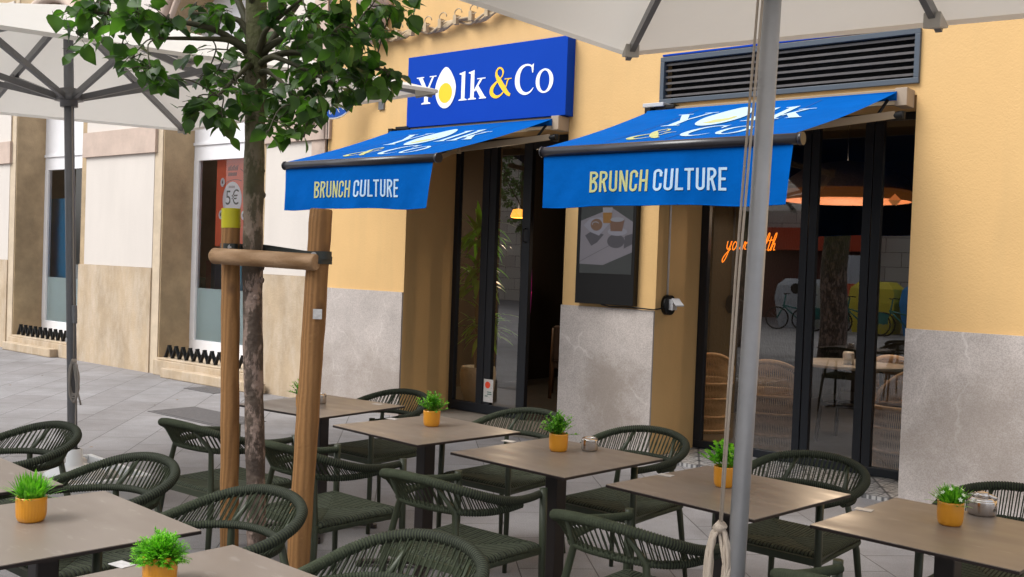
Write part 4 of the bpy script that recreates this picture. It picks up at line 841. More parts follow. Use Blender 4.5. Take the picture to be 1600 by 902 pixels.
def chair_proto():
    t = thing('rope_armchair', '-', 'chair')
    q = MB()
    rad = []
    for i in range(len(rimc)):
        e = min(i, len(rimc)-1-i)/len(rimc); base = .0160+.0030*min(1, e/.25); rad.append(base*(1.03 if i % 3 else .84))
    q.tube(rimc, rad, 10)
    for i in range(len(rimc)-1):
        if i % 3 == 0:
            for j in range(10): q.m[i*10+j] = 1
    q.build('armrest_rim', [ROPE, GAPSH], t)
    q = MB(); q.tube(railc, [.0150*(1.03 if i % 3 else .84) for i in range(len(railc))], 8)
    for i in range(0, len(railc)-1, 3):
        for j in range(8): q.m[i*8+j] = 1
    # strands: pairs, inner and outer face
    a0, a1 = .185, .815; NS = 78
    for k in range(NS):
        f = k/(NS-1); fr = .03+.94*f; fa = a0+(a1-a0)*f
        A = rimc[int(fa*(len(rimc)-1))]; Bq = railc[int(fr*(len(railc)-1))]
        n2 = Vector((A.x, A.y*1.2, 0)).normalized()
        sgn = 1 if k % 2 else -1
        p0 = A+n2*.009*sgn; p1 = Bq+n2*.008*sgn; mid = p0.lerp(p1, .5)-n2*.004*sgn
        q.tube([p0, mid, p1], .0028, 5, caps=False)
    # front closing wrap where rail meets arm
    for s in (0, 1):
        for k in range(12):
            f = k/11; fr = (.0+.035*f) if s == 0 else 1-.035*f; fa = (.120+.065*f) if s == 0 else 1-.120-.065*f
            A = rimc[int(fa*(len(rimc)-1))]; Bq = railc[int(fr*(len(railc)-1))]; q.tube([A, Bq], .010, 5, caps=False)
    q.build('rope_backrest', [ROPE, GAPSH], t)
    # seat pad: woven envelope pattern with real cord relief
    q = MB(); G = 210; W_, D0, D1 = .245, -.235, .235; th = .024; rows = []
    def sz(x, y, u, v):
        du = min(u, 1-u); dv = min(v, 1-v)
        cord = (u if dv < du else v)
        rip = -.008*max(0, cos(2*pi*cord*28))**3
        dip = -.016*sin(pi*u)*sin(pi*v)-.003*math.exp(-((du-dv)/.012)**2)
        e = min(du, dv); rnd_ = th*math.sqrt(max(0, 1-max(0, 1-e/.075)**2))
        return .436+rnd_+rip+dip
    for j in range(G+1):
        for i in range(G+1):
            u, v = i/G, j/G; wx = W_-.018*(1-v)      # slightly narrower at the back
            x = -wx+2*wx*u; y = D0+(D1-D0)*v; q.v.append((x, y, sz(x, y, u, v)))
    for j in range(G):
        for i in range(G):
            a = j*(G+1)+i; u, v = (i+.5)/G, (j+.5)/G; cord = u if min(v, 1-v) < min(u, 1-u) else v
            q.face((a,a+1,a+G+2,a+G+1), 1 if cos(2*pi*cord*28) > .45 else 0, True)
    # rounded sides: vertical wrapped edge
    def edge(ids):
        prev = ids; n_ = len(ids)
        for z_, ins in ((.424,-.004),(.410,.002),(.404,.012)):
            cur = []
            for t_, id_ in enumerate(ids):
                x, y, _ = q.v[id_]; ox = 1 if x > 0 else -1
                l = math.hypot(x, y); cur.append(len(q.v)); q.v.append((x*(1-ins/max(.2, l)), y*(1-ins/max(.2, l)), z_+.0))
            for a in range(n_-1): q.face((prev[a], cur[a], cur[a+1], prev[a+1]), 0, True)
            prev = cur
        return prev
    bot = []
    e1 = edge([i for i in range(G+1)][::-1]); e2 = edge([j*(G+1) for j in range(G+1)]); e3 = edge([G*(G+1)+i for i in range(G+1)]); e4 = edge([(G-j)*(G+1)+G for j in range(G+1)])
    q.face([i for e in (e1, e2, e3, e4) for i in e[:-1:12]])
    q.build('woven_seat', [ROPES, GAPSH], t)
    for s in (-1, 1):
        q = MB(); q.tube([(s*.243,.247,.0),(s*.243,.243,.44),(s*.240,.240,.684)], [.0120,.0160,.0172], 14); q.build('leg', LEG, t)
        rp_ = railc[int((.5+s*.17)*(len(railc)-1))]; tp = rimc[int((.5+s*.085)*(len(rimc)-1))]
        q = MB(); q.tube([(s*.235,-.285,0),(s*.205,-.245,.38),tuple(rp_-Vector((0,.004,.0))),tuple(tp-Vector((0,.0,.01)))], [.0115,.016,.013,.007], 12); q.build('leg', LEG, t)
    q = MB()
    for s in (-1, 1): q.bar((s*.236,.235,.425),(s*.210,-.245,.425),.022,.03)
    q.bar((-.243,.240,.425),(.243,.240,.425),.022,.03); q.bar((-.222,-.238,.425),(.222,-.238,.425),.022,.03); q.build('seat_frame', LEG, t)
    return t
proto = chair_proto()
G1 = 'dark green rope armchairs around the tables'
CH_ = [ # x, y, rotation (0 faces +Y), label
 (-4.50,3.17,.03,'rope armchair seen from behind, split by the left stake and the trunk'),
 (-3.69,3.17,-.02,'rope armchair seen from behind just right of the right wooden stake'),
 (-2.845,3.165,.01,'rope armchair seen from behind in the middle, seat showing under its curved back'),
 (-1.93,3.13,-.04,'rope armchair seen from behind beside the silver pole, cord bundle by its right arm'),
 (-1.05,3.06,.0,'rope armchair at the bottom right of which only the left arm tip shows'),
 (-4.69,4.37,pi,'rope armchair by the marble dado behind the farthest table'),
 (-3.64,4.375,pi,'rope armchair in front of the open door, behind the second farthest table'),
 (-2.842,4.352,pi-.02,'rope armchair in front of the stained marble pier'),
 (-1.923,4.346,pi-.03,'rope armchair right of the silver pole in front of the wide window'),
 (-1.03,4.31,pi,'rope armchair at the right edge behind the steel ashtray with its lid'),
 (-4.722,2.10,pi,'rope armchair cut by the left edge in front of the left parasol pole'),
 (-3.758,2.002,pi,'rope armchair in front of the white ballast tray'),
 (-2.964,1.992,pi-.047,'rope armchair in front of the wooden tree stakes'),
 (-2.129,1.975,pi-.03,'rope armchair at the bottom centre behind the front table, largest back in view')]
for i, (x, y, rz, lb) in enumerate(CH_):
    o = proto if i == 0 else copy_tree(proto)
    o.location = (x, y, 0); o.rotation_euler = (0,0,rz); tag(o, lb, 'chair', G1)

# ================================================================ TABLES
def table_proto():
    t = thing('bistro_table', '-', 'table')
    q = MB(); q.box((-.35,-.35,.728),(.35,.35,.7375)); q.build('table_edge', EDGE, t)
    q = MB(); q.box((-.3495,-.3495,.7376),(.3495,.3495,.7404)); q.build('tabletop', TOP, t)
    q = MB(); q.box((-.036,-.036,.05),(.036,.036,.715)); q.box((-.11,-.11,.7155),(.11,.11,.7275)); q.build('pedestal', POST, t, bevel=.005)
    q = MB(); q.box((-.05,-.05,.02),(.05,.05,.0495))
    for k in range(4):
        a = pi/4+k*pi/2; q.bar((.04*cos(a),.04*sin(a),.034),(.33*cos(a),.33*sin(a),.024),.045,.018); q.tube([(.33*cos(a),.33*sin(a),0),(.33*cos(a),.33*sin(a),.024)], .024, 12)
    q.build('foot_base', POST, t, bevel=.003)
    return t
tp = table_proto()
TB = [(-4.742,3.988,4.5,'square taupe table farthest back, its post beside the wooden stake'),
 (-3.753,3.874,-5.7,'square taupe table second from the back, nearest the open door'),
 (-2.841,3.806,-4.1,'square taupe table in the middle with a plant and a low steel ashtray'),
 (-1.939,3.763,-6.6,'square taupe table behind the silver parasol pole'),
 (-1.082,3.78,-5.0,'square taupe table at the right edge with the white flowered plant'),
 (-3.175,1.56,-4.5,'square taupe table at the lower left with the grassy plant'),
 (-2.262,1.492,-2.5,'square taupe table at the bottom with the feathery round plant'),
 (-4.063,1.557,-4.5,'square taupe table cut off by the left edge, behind the grassy plant'),]
for i, (x, y, a, lb) in enumerate(TB):
    o = tp if i == 0 else copy_tree(tp)
    o.location = (x, y, 0); o.rotation_euler = (0,0,R(a)); tag(o, lb, 'table', 'square taupe bistro tables')
TZ_ = .7405
CD = [(-4.568,4.281,'card on the farthest table near its right corner'),(-4.094,3.952,'card on the second table near its left corner'),(-3.225,3.916,'card on the middle table near its far left corner'),(-2.258,3.807,'card on the table left of the silver pole'),(-1.41,3.839,'card on the rightmost table'),(-2.633,1.516,'card on the bottom table left of the feathery plant')]
for x, y, lb in CD:
    q = MB(); q.box((-.032,-.022,0),(.032,.022,.0015)); o = q.build('menu_card', CARD, loc=(x,y,TZ_+.0005)); o.rotation_euler = (0,0,.1); tag(o, 'small white '+lb, 'card', 'small white cards on the tables')
# ashtrays
def ashtray(x, y, lidded, lb, r=.045):
    t = thing('steel_ashtray', lb, 'ashtray', (x,y,TZ_), 0, 'steel ashtrays on the tables')
    q = MB(); q.lathe([(0,0),(r*.9,0),(r,.008),(r,.05),(r*.98,.056),(r*.9,.057),(r*.88,.03),(0,.03)], (0,0,0), 32); q.build('bowl', CHROME, t)
    q = MB()
    if lidded: q.lathe([(r*.9,.057),(r*.86,.066),(r*.6,.067),(r*.5,.060),(.0,.058)], (0,0,0), 32); q.tube([(-r*.95,0,.066),(0,0,.082),(r*.95,0,.066)], .008, 8); q.tube([(-r*.5,-r*.3,.070),(r*.5,-r*.3,.076)], .014, 10)
    else: q.lathe([(r*.95,.0575),(r*.75,.063),(r*.66,.060),(r*.64,.045)], (0,0,0), 32)
    q.build('lid', CHROME, t)
ashtray(-2.819,4.035,False,'low round steel ashtray with an open top on the middle table',.040)
ashtray(-1.066,4.12,True,'round steel ashtray with a raised lid on the rightmost table',.052)
ashtray(-4.80,4.02,False,'steel ashtray on the farthest table partly behind the wooden stake',.042)

# plants
def pot(t, r=.045, h=.085, ribbed=True):
    q = MB(); rf = (lambda a, z: 1+(.012*(1 if sin(30*a) > 0 else -1) if ribbed and .012 < z < h-.012 else 0))
    prof = [(0,0),(r*.78,0),(r*.90,.006),(r*.97,.018),(r,.035),(r*1.02,h-.006),(r*1.0,h),(r*.93,h),(r*.92,h-.01),(0,h-.012)]
    q.lathe(prof, (0,0,0), 120 if ribbed else 40, rfun=rf); q.build('pot', POT, t)
    q = MB(); q.lathe([(0,h-.008),(r*.91,h-.010)], (0,0,0), 24); q.build('soil', SOIL, t)
def blade(q, p, d, L, w_, bend, up=Vector((0,0,1)), n_=4):
    d = d.normalized(); side = d.cross(up)
    if side.length < .01: side = Vector((1,0,0))
    side.normalize(); k = len(q.v); pos = Vector(p)
    for i in range(n_+1):
        t = i/n_; ww = w_*math.sin(pi*min(1, .12+.88*t)*1.0)*.5 if i < n_ else .0003
        q.v.append(tuple(pos-side*ww)); q.v.append(tuple(pos+side*ww)); d = (d+Vector((0,0,-bend/n_))).normalized(); pos = pos+d*L/n_
    for i in range(n_): q.face((k+2*i,k+2*i+1,k+2*i+3,k+2*i+2), 0, True)
    return pos
def plant(kind, x, y, lb, rnd, r=.045, h=.085):
    t = thing('potted_plant', lb, 'potted plant', (x,y,TZ_), rnd.uniform(0,6), 'ochre pots with artificial greenery on the tables')
    pot(t, r, h, kind in ('grass','fern'))
    q = MB(); c = Vector((0,0,h-.01))
    if kind == 'grass':
        for i in range(330):
            a = rnd.uniform(0,2*pi); th = abs(rnd.gauss(0,.42)); th = min(th, 1.1); d = Vector((sin(th)*cos(a), sin(th)*sin(a), cos(th))); p = c+Vector((cos(a),sin(a),0))*rnd.uniform(0,r*.8)
            blade(q, p, d, rnd.uniform(.05,.092), .0075, rnd.uniform(.2,.8))
        m = GRASS
    elif kind == 'fern':
        for i in range(330):
            a = rnd.uniform(0,2*pi); th = math.acos(rnd.uniform(.02,1)); d = Vector((sin(th)*cos(a), sin(th)*sin(a), cos(th))); L = rnd.uniform(.038,.074); p = c+d*.004; e = p+d*L+Vector((0,0,-.01*sin(th)))
            side = d.cross(Vector((0,0,1))); side = side.normalized() if side.length > .01 else Vector((1,0,0)); up2 = side.cross(d)
            for k in range(7):
                f = .35+.65*k/6; pp_ = p.lerp(e, f)
                for s in (-1, 1, 0):
                    dd_ = (d*.9+side*s*rnd.uniform(.5,1)+up2*rnd.uniform(-.6,.6)).normalized(); blade(q, pp_, dd_, .013*(1.2-f*.3), .0045, .2, n_=2)
        m = FERN
    elif kind in ('box', 'round'):
        nst = 85 if kind == 'box' else 60
        for i in range(nst):
            a = rnd.uniform(0,2*pi); th = abs(rnd.gauss(.45,.42)); th = min(1.45, th); d = Vector((sin(th)*cos(a), sin(th)*sin(a), cos(th))); L = rnd.uniform(.05,.105)*(1.1 if th > .8 else 1); p = c+d*.01; e = p+d*L
            q.tube([p, e], .0009, 4, caps=False)
            nl = 9 if kind == 'box' else 7
            for k in range(nl):
                f = .3+.7*k/(nl-1); pp_ = p.lerp(e, f); az = k*2.4+rnd.uniform(0,1); pr_ = Vector((cos(az), sin(az), rnd.uniform(.1,.8))); blade(q, pp_, (pr_+d*.5), rnd.uniform(.012,.019) if kind == 'box' else rnd.uniform(.018,.028), .0095 if kind == 'box' else .016, .3, n_=3)
        m = BOX if kind == 'box' else FERN
    else:
        for i in range(240):
            a = rnd.uniform(0,2*pi); th = min(1.3, abs(rnd.gauss(0,.6))); d = Vector((sin(th)*cos(a), sin(th)*sin(a), cos(th))); p = c+Vector((cos(a),sin(a),0))*rnd.uniform(0,r*.8); blade(q, p, d, rnd.uniform(.04,.075), .009, rnd.uniform(.2,.7))
        m = GRASS
    q.build('foliage', m, t)
    if kind == 'flower':
        q = MB()
        for i in range(15):
            a = i*2.4; th = .25+.95*((i*7)%15)/15; d = Vector((sin(th)*cos(a), sin(th)*sin(a), cos(th))); e = c+d*.068; u = d.orthogonal().normalized(); v = d.cross(u)
            for k in range(5):
                b_ = k*2*pi/5; pd = u*cos(b_)+v*sin(b_); sd_ = d.cross(pd); q.poly([e, e+pd*.005+sd_*.003, e+pd*.010+d*.001, e+pd*.005-sd_*.003])
        q.build('flowers', mat('white_petal', (.72,.85,.62), .5), t)
rp = random.Random(11)
plant('box', -4.675, 3.80, 'boxwood plant in an ochre pot behind the right wooden stake', rp)
plant('box', -3.792, 3.95, 'spreading boxwood plant in an ochre pot on the second table from the back', rp)
plant('box', -2.906, 3.901, 'airy small leaved plant in an ochre pot beside the open steel ashtray', rp)
plant('round', -1.975, 3.80, 'round leaved plant in an ochre pot half hidden by the silver pole', rp)
plant('flower', -1.103, 3.854, 'white flowered plant in an ochre pot on the rightmost table', rp)
plant('grass', -3.256, 1.555, 'bright grassy plant in a ribbed ochre pot at the lower left', rp, .046, .080)
plant('fern', -2.415, 1.50, 'round feathery plant in a ribbed ochre pot at the bottom', rp, .044, .078)

# ================================================================ STAKES AND TREE
def stake(name, p0, p1, r, lb, band=False):
    t = thing(name, lb, 'tree stake'); q = MB(); p0 = Vector(p0); p1 = Vector(p1); rn = random.Random(int(r*9e4)+len(lb))
    n_ = 30; q.tube([p0.lerp(p1, i/n_)+Vector((rn.uniform(-1,1),rn.uniform(-1,1),0))*.0012 for i in range(n_)]+[p1.lerp(p0, .004), p1], [r*(1+.02*sin(i*.9)) for i in range(n_)]+[r, r*.93], 22); q.build('post', WOODV, t)
    if band: d = (p1-p0).normalized(); q = MB(); q.tube([p1-d*.080, p1+d*.001], r*1.03, 24, caps=False); q.tube([p1-d*.0, p1+d*.002], r*1.02, 24); q.build('yellow_cap_band', YTAPE, t)
    return t
sLt = at(361,327,4.33); sLb = at(358,855,4.33); dz = (sLb-sLt)/(sLt.z-sLb.z); sL0 = sLb+dz*sLb.z
sRt = at(502,327,4.12); sRb = at(465,890,4.12); dz = (sRb-sRt)/(sRt.z-sRb.z); sR0 = sRb+dz*sRb.z
stake('tree_stake', sL0, sLt, .0385, 'upright round wooden tree stake with a yellow painted top', True)
t = stake('tree_stake', sR0, sRt, .0455, 'leaning thick wooden tree stake without paint, right of the trunk')
q = MB(); c_ = at(496,491,4.065); rdir = cr0; q.box((-.018,-.0006,-.020),(.018,.0006,.020), 0, Matrix.Translation(c_) @ Matrix.Rotation(YAW, 4, 'Z')); q.build('white_tag', CARD, t)
# horizontal rail, built along local X
a_ = at(335,400,4.26); b_ = at(492,410,4.055); L = (b_-a_).length
rl = MB(); rl.tube([(-.012,0,0),(0,0,0),(L*.5,0,.001),(L,0,0),(L+.006,0,0)], [.024,.0335,.0335,.0335,.030], 20); o = rl.build('stake_rail', WOODH, loc=a_); dv = (b_-a_).normalized(); o.rotation_euler = dv.to_track_quat('X', 'Z').to_euler()
tag(o, 'short round wooden rail nailed across the two tree stakes', 'rail')
st = thing('tree_tie', 'black rubber tie looped from stake to stake around the trunk', 'tree tie')
q = MB()
def strap(P, w_=.032):
    pts = smooth_curve([tuple(p) for p in P], 8)
    for s in range(len(pts)-1): q.bar(pts[s], pts[s+1]+(pts[s+1]-pts[s])*.05, .004, w_)
zz = at(350,386,4.2).z
SL = Vector((sLt.x,sLt.y,0)); lp = sL0.lerp(sLt, (zz-sL0.z)/(sLt.z-sL0.z)); rpz = sR0.lerp(sRt, (zz-.02)/(sRt.z))
TRK = lambda z: Vector((-3.515-.042*z, 2.64-.008*z, z))
tk = TRK(zz)
cdir = -ray(400,400).normalized(); cdir.z = 0; cdir.normalize(); sdr = Vector((cr0.x, cr0.y, 0))
strap([lp+sdr*.035-cdir*.03, lp+cdir*.043+sdr*.02, lp+cdir*.043-sdr*.02, lp-sdr*.043])
strap([lp+sdr*.043, tk-sdr*.06+cdir*.02, tk-sdr*.045-cdir*.04, tk-cdir*.052, tk+sdr*.05-cdir*.03, rpz-sdr*.05+cdir*.02, rpz+cdir*.052, rpz+cdir*.04+sdr*.035, rpz+sdr*.052, rpz+sdr*.03-cdir*.045])
strap([tk-cdir*.056+Vector((0,0,-.012)), tk+sdr*.05+Vector((0,0,-.012)), rpz-sdr*.05+cdir*.03+Vector((0,0,-.016)), rpz+cdir*.055+Vector((0,0,-.018)), rpz+sdr*.055+Vector((0,0,-.02))])
q.build('strap', STRAP, st)
q = MB()
for c_ in (lp+cdir*.048+Vector((0,0,.0)), rpz+cdir*.060-sdr*.022): q.tube([c_, c_+cdir*.003], .012, 14); q.tube([c_+cdir*.003, c_+cdir*.008], .004, 8)
q.build('nail', STEEL, st)

tree = thing('street_tree', 'young broad leaved tree with mottled trunk tied between two wooden stakes', 'tree', (0,0,0))
rt = random.Random(21)
q = MB(); pts = []; rad = []
for i in range(70):
    z = i/69*3.9; p = TRK(z)+Vector((.006*sin(z*3.1), .006*cos(z*2.3), 0)); pts.append(p)
    r = .0385+.004*min(1, z/2.2)+.004*math.exp(-((z-2.42)/.12)**2*1.0)-(.012*max(0, z-2.6)); rad.append(r*(1+.03*sin(z*17)+.025*sin(z*41+1)))
q.tube(pts, rad, 20)
for k in range(26):      # pruned knots
    z = rt.uniform(1.3,2.45); a = rt.uniform(0,2*pi); d = Vector((cos(a), sin(a), 0)); p = TRK(z)+d*.036; q.tube([p-d*.01, p+d*.006, p+d*.011], [.017,.013,.006], 8)
for k in range(60):
    z = 2.40+rt.gauss(0,.035); a = rt.uniform(0,2*pi); d = Vector((cos(a), sin(a), rt.uniform(-.3,.6))).normalized(); p = TRK(z)+Vector((d.x,d.y,0))*.04; q.tube([p, p+d*.018], [.007,.002], 5)
trunk = q.build('trunk', BARK, tree)
# leaf clusters: (pixel x, y, depth, radius m, count); the crown has real depth, 3.3 to 4.9 m from the camera
CL = [(120,22,3.9,.10,26),(165,30,4.0,.11,30),(215,18,3.7,.11,26),(262,30,4.1,.10,22),(300,12,4.4,.10,20),(345,20,4.2,.10,22),(150,8,4.3,.10,22),(240,42,4.0,.07,12),
 (205,92,3.95,.075,14),(235,108,3.85,.085,18),(262,128,3.9,.06,9),(190,72,4.1,.06,9),(355,78,4.2,.09,16),(340,110,4.35,.10,18),(370,130,4.1,.08,14),(375,50,4.5,.09,14),(322,118,4.25,.05,6),
 (318,160,4.05,.085,16),(345,178,4.0,.09,18),(372,160,4.2,.08,12),(300,175,4.0,.04,4),(395,190,4.3,.05,4),
 (430,20,4.1,.13,30),(480,25,3.9,.14,34),(530,20,3.8,.13,32),(580,10,4.1,.12,26),(615,12,4.2,.08,12),(640,2,4.3,.05,6),(520,50,3.6,.12,26),(470,60,4.3,.13,26),(560,55,4.0,.11,22),(440,65,4.5,.10,16),(590,45,4.2,.07,10),
 (450,110,4.4,.11,18),(500,100,4.2,.13,26),(545,95,4.1,.11,22),(585,100,4.2,.09,16),(605,118,4.15,.07,10),(480,135,4.1,.12,24),(530,130,4.3,.11,22),(570,135,4.1,.09,16),(595,140,4.2,.06,7),
 (425,140,4.0,.08,12),(450,165,4.1,.11,22),(490,165,3.95,.12,26),(430,190,4.0,.07,9),(470,195,4.05,.08,12),(420,205,3.9,.035,3),(475,215,4.0,.03,2)]
hub = TRK(2.42)
lf = MB(); tw = MB()
def leaf(p, d, L, w_):
    d = d.normalized(); up = Vector((rt.gauss(0,.5), rt.gauss(0,.5), 1)); s = d.cross(up); s = s.normalized() if s.length > .05 else Vector((1,0,0)); nn = s.cross(d)
    prof = [(0,0),(.12,.34),(.34,.5),(.58,.42),(.82,.19),(1,0)]; k = len(lf.v); cu_ = rt.uniform(-.05,.25)
    mids = []
    for (t_, ww) in prof:
        c_ = p+d*L*t_-nn*L*cu_*t_*t_; fold = .30*ww*w_
        lf.v += [tuple(c_-s*ww*w_+nn*fold), tuple(c_), tuple(c_+s*ww*w_+nn*fold)]
    for i in range(len(prof)-1):
        a = k+3*i; lf.face((a,a+1,a+4,a+3), 0, True); lf.face((a+1,a+2,a+5,a+4), 0, True)
def cluster(c, r, n_, twig=True):
    ns = max(2, n_//5)
    for s in range(ns):
        e = c+Vector((rt.gauss(0,1), rt.gauss(0,1), rt.gauss(0,.7)))*r*.55; mid = c.lerp(e, .5)+Vector((0,0,.01)); tw.tube([c, mid, e], [.0028,.002,.0012], 5, caps=False)
        m_ = n_//ns+(1 if s < n_ % ns else 0)
        for i in range(m_):
            f = rt.uniform(.15,1.05); p = c.lerp(e, f)+Vector((rt.gauss(0,1), rt.gauss(0,1), rt.gauss(0,1)))*r*.16
            out = Vector((rt.gauss(0,1), rt.gauss(0,1), -.35+rt.gauss(0,.6))).normalized(); pet = p+out*.018; tw.tube([p, pet], .0009, 3, caps=False)
            L_ = rt.choice((rt.uniform(.035,.060), rt.uniform(.055,.090), rt.uniform(.06,.090))); leaf(pet, out+Vector((0,0,-.35)), L_, L_*rt.uniform(.70,.86))
centers = [(at(px, py, d), r, n_) for px, py, d, r, n_ in CL]
# upper crown above the picture edge
for k in range(95):
    a = rt.uniform(0,2*pi); rr2 = rt.uniform(.1,1.0)**.6*.95; z = rt.uniform(2.85,4.3); sc_ = math.sin(max(.05, min(1, (4.6-z)/1.9))*pi/2)
    if (rr2*cos(a)*cr0.x+rr2*sin(a)*cr0.y)*sc_ > .52 and z < 3.5: continue
    centers.append((Vector((-3.64+rr2*cos(a)*sc_, 2.60+rr2*sin(a)*sc_, z)), .15, 22))
limbs = []
for k in range(9):
    a = k*2.4+.6; z0 = 2.40+.12*k; e = Vector((-3.63+.75*cos(a), 2.61+.75*sin(a), z0+.75)); limbs.append((TRK(z0), e))
for px, py, d, z0 in ((250,60,4.0,2.44),(300,20,4.3,2.50),(150,20,4.0,2.46),(470,0,4.0,2.40),(560,60,4.0,2.44),(520,130,4.1,2.40),(600,110,4.15,2.42),(340,150,4.05,2.38),(470,160,4.0,2.36)): limbs.append((TRK(z0), at(px, py, d)))
lb_ = MB(); lpts = []
for a, e in limbs:
    mid = a.lerp(e, .45)+Vector((rt.uniform(-.04,.04), rt.uniform(-.04,.04), .05)); P = smooth_curve([tuple(a), tuple(a.lerp(mid, .5)+Vector((0,0,.03))), tuple(mid), tuple(e)], 5); n_ = len(P)
    lb_.tube(P, [.016*(1-.8*i/n_)+.002 for i in range(n_)], 8); lpts += P[4:]
lb_.build('branches', mat('green_branch', (.07,.065,.03), .7, var=.4, vscale=20), tree)
for c_, r, n_ in centers:
    nb = min(lpts, key=lambda p: (p-c_).length); mid = nb.lerp(c_, .5)+Vector((rt.uniform(-.03,.03), rt.uniform(-.03,.03), .03)); tw.tube(smooth_curve([tuple(nb), tuple(mid), tuple(c_)], 4), .003, 5, caps=False); cluster(c_, r, int(n_*(1.15 if c_.x > -3.6 else .95)))
lf.build('crown', LEAF, tree)
tw.build('twigs', mat('twig_bark', (.06,.055,.03), .7), tree)

# ================================================================ INTERIOR THINGS
CANE = mat('cane_wicker', (.66,.46,.29), .55, var=.3, vscale=40)
CANED = mat('cane_gap', (.035,.02,.012), .8)
def wicker(x, y, rz, lb, sc_=1):
    t = thing('wicker_tub_chair', lb, 'chair', (x,y,.021), rz, 'wicker tub chairs inside the cafe')
    t.scale = (sc_,)*3
    q = MB(); prof = [(.27,0),(.25,.12),(.25,.30),(.285,.50),(.29,.58)]
    H = lambda a: .30*max(0, math.cos(a/2))**1.2      # back rises at angle 0 (-y side)
    q.lathe([(.262,.0),(.243,.12),(.243,.30),(.275,.50)], (0,0,0), 40); q.lathe([(0,.40),(.25,.40)], (0,0,0), 40); q.build('inner_shell', CANED, t)
    q = MB(); NS = 110
    for k in range(NS):
        a = 2*pi*k/NS
        for sgn in (1, -1):
            P = []
            for i in range(8):
                z = (.52+ (.30*max(0, -sin(a))**.7 if sin(a) < .2 else 0))*i/7; rr2 = .27-.02*sin(pi*min(1, z/.5))+.03*z; aa = a+sgn*.16*i/7*1.2; P.append((rr2*cos(aa), rr2*sin(aa), z))
            q.tube(P, .0042, 4, caps=False)
    q.build('cane_weave', CANE, t)
    q = MB()
    for z, rr2 in ((.03,.275),(.17,.258),(.36,.265),(.52,.288)): q.tube([(rr2*cos(2*pi*k/40), rr2*sin(2*pi*k/40), z) for k in range(41)], .014, 8)
    q.tube([((.292)*cos(2*pi*k/60), .292*sin(2*pi*k/60), .53+.30*max(0, -sin(2*pi*k/60))**.7) for k in range(61)], .020, 8); q.build('rim_band', CANE, t)
    return t
wicker(-4.03,8.66,R(12),'wicker tub chair behind the first pane, nearest the glass beside the pole')
wicker(-2.90,8.70,R(160),'wicker tub chair behind the last pane, next to the marble pier')
wicker(-5.05,9.2,R(40),'wicker tub chair in the dark left corner behind the wide window', .95)
wicker(-3.5,10.4,R(0),'wicker tub chair deep inside, behind the round marble table')
rtb = thing('round_marble_table', 'round white marble table on dark metal legs inside the cafe', 'table', (-3.75,9.75,.021))
q = MB(); q.tube([(0,0,.735),(0,0,.765)], .52, 48); q.build('tabletop', mat('white_marble', (.62,.60,.58), .25, var=.2, vscale=5), rtb)
for k in range(4): a = pi/4+k*pi/2; q = MB(); q.bar((.34*cos(a),.34*sin(a),0),(.28*cos(a),.28*sin(a),.735),.03,.03); q.build('leg', BLACK, rtb)
q = MB()
for k in range(4): a = pi/4+k*pi/2; b2 = a+pi/2; q.bar((.31*cos(a),.31*sin(a),.36),(.31*cos(b2),.31*sin(b2),.36),.02,.03)
q.build('stretcher', BLACK, rtb)
q = MB(); q.lathe([(0,0),(.05,0),(.055,.10),(.045,.12),(0,.12)], (0,0,0), 24); tag(q.build('white_jar', mat('white_ceramic', (.7,.7,.7), .3), loc=(-3.72,9.55,.787)), 'small white jar on the round marble table inside', 'jar')
pl = thing('pendant_lamp', 'wide shallow wicker pendant lamp glowing orange inside the window', 'lamp', (-3.95,9.9,2.46))
q = MB(); q.lathe([(.60,0),(.57,.11),(.44,.20),(.24,.27),(.04,.30)], (0,0,0), 72); q.build('wicker_shade', mat('brown_wicker_shade', (.26,.20,.16), .7, bump=1, bscale=90, var=.4, vscale=60), pl)
q = MB(); q.lathe([(.605,-.10),(.62,-.04),(.602,0.0)], (0,0,0), 72); q.build('glowing_rim', mat('lit_cane_rim', (.20,.06,.015), .6, emit=((1,.32,.06), .03), var=.3, vscale=60), pl)
q = MB(); q.tube([(0,0,.24),(0,0,.72)], .006, 6); q.build('cable', BLACK, pl)
bl = bpy.data.lights.new('pendant_bulb', 'POINT'); bl.energy = 40; bl.color = (1,.74,.5); bl.shadow_soft_size = .06; bo = bpy.data.objects.new('pendant_bulb', bl); COL.objects.link(bo); bo.parent = pl; bo.location = (0,0,.02)
for i, (px, py, dd_, s) in enumerate(((810,338,12.6,.10),)):
    c_ = at(px, py, dd_); l2 = thing('wall_lamp', 'small glowing orange lamp seen through the glass door', 'lamp', c_)
    bl2 = bpy.data.lights.new('lamp_bulb', 'POINT'); bl2.energy = 15; bl2.color = (1,.75,.5); bl2.shadow_soft_size = .08; b2o = bpy.data.objects.new('lamp_bulb', bl2); COL.objects.link(b2o); b2o.parent = l2; b2o.location = (0,0,-.12)
    q = MB(); q.lathe([(.02,s*.9),(.07,s*.8),(s,0),(s*.9,-.02)], (0,0,0), 20); q.build('glowing_shade', mat('lit_orange_shade', (.6,.3,.05), .5, emit=((1,.36,.04), 1.0)), l2); q = MB(); q.tube([(0,0,s*.9),(0,0,3.19-c_.z)], .005, 6); q.build('cable', BLACK, l2)
q = MB(); c_ = aty(1398,313,9.6); q.poly([c_+Vector((-.06,0,0)), c_+Vector((0,-.05,-.05)), c_+Vector((.06,0,0)), c_+Vector((0,0,.06))]); q.poly([c_+Vector((-.06,0,0)), c_+Vector((0,.05,-.05)), c_+Vector((.06,0,0)), c_+Vector((0,0,.06))])
tag(q.build('faceted_pendant', mat('copper_facet', (.5,.22,.1), .4, emit=((1,.4,.12), .12))), 'tiny faceted copper pendant under the big wicker lamp', 'lamp')
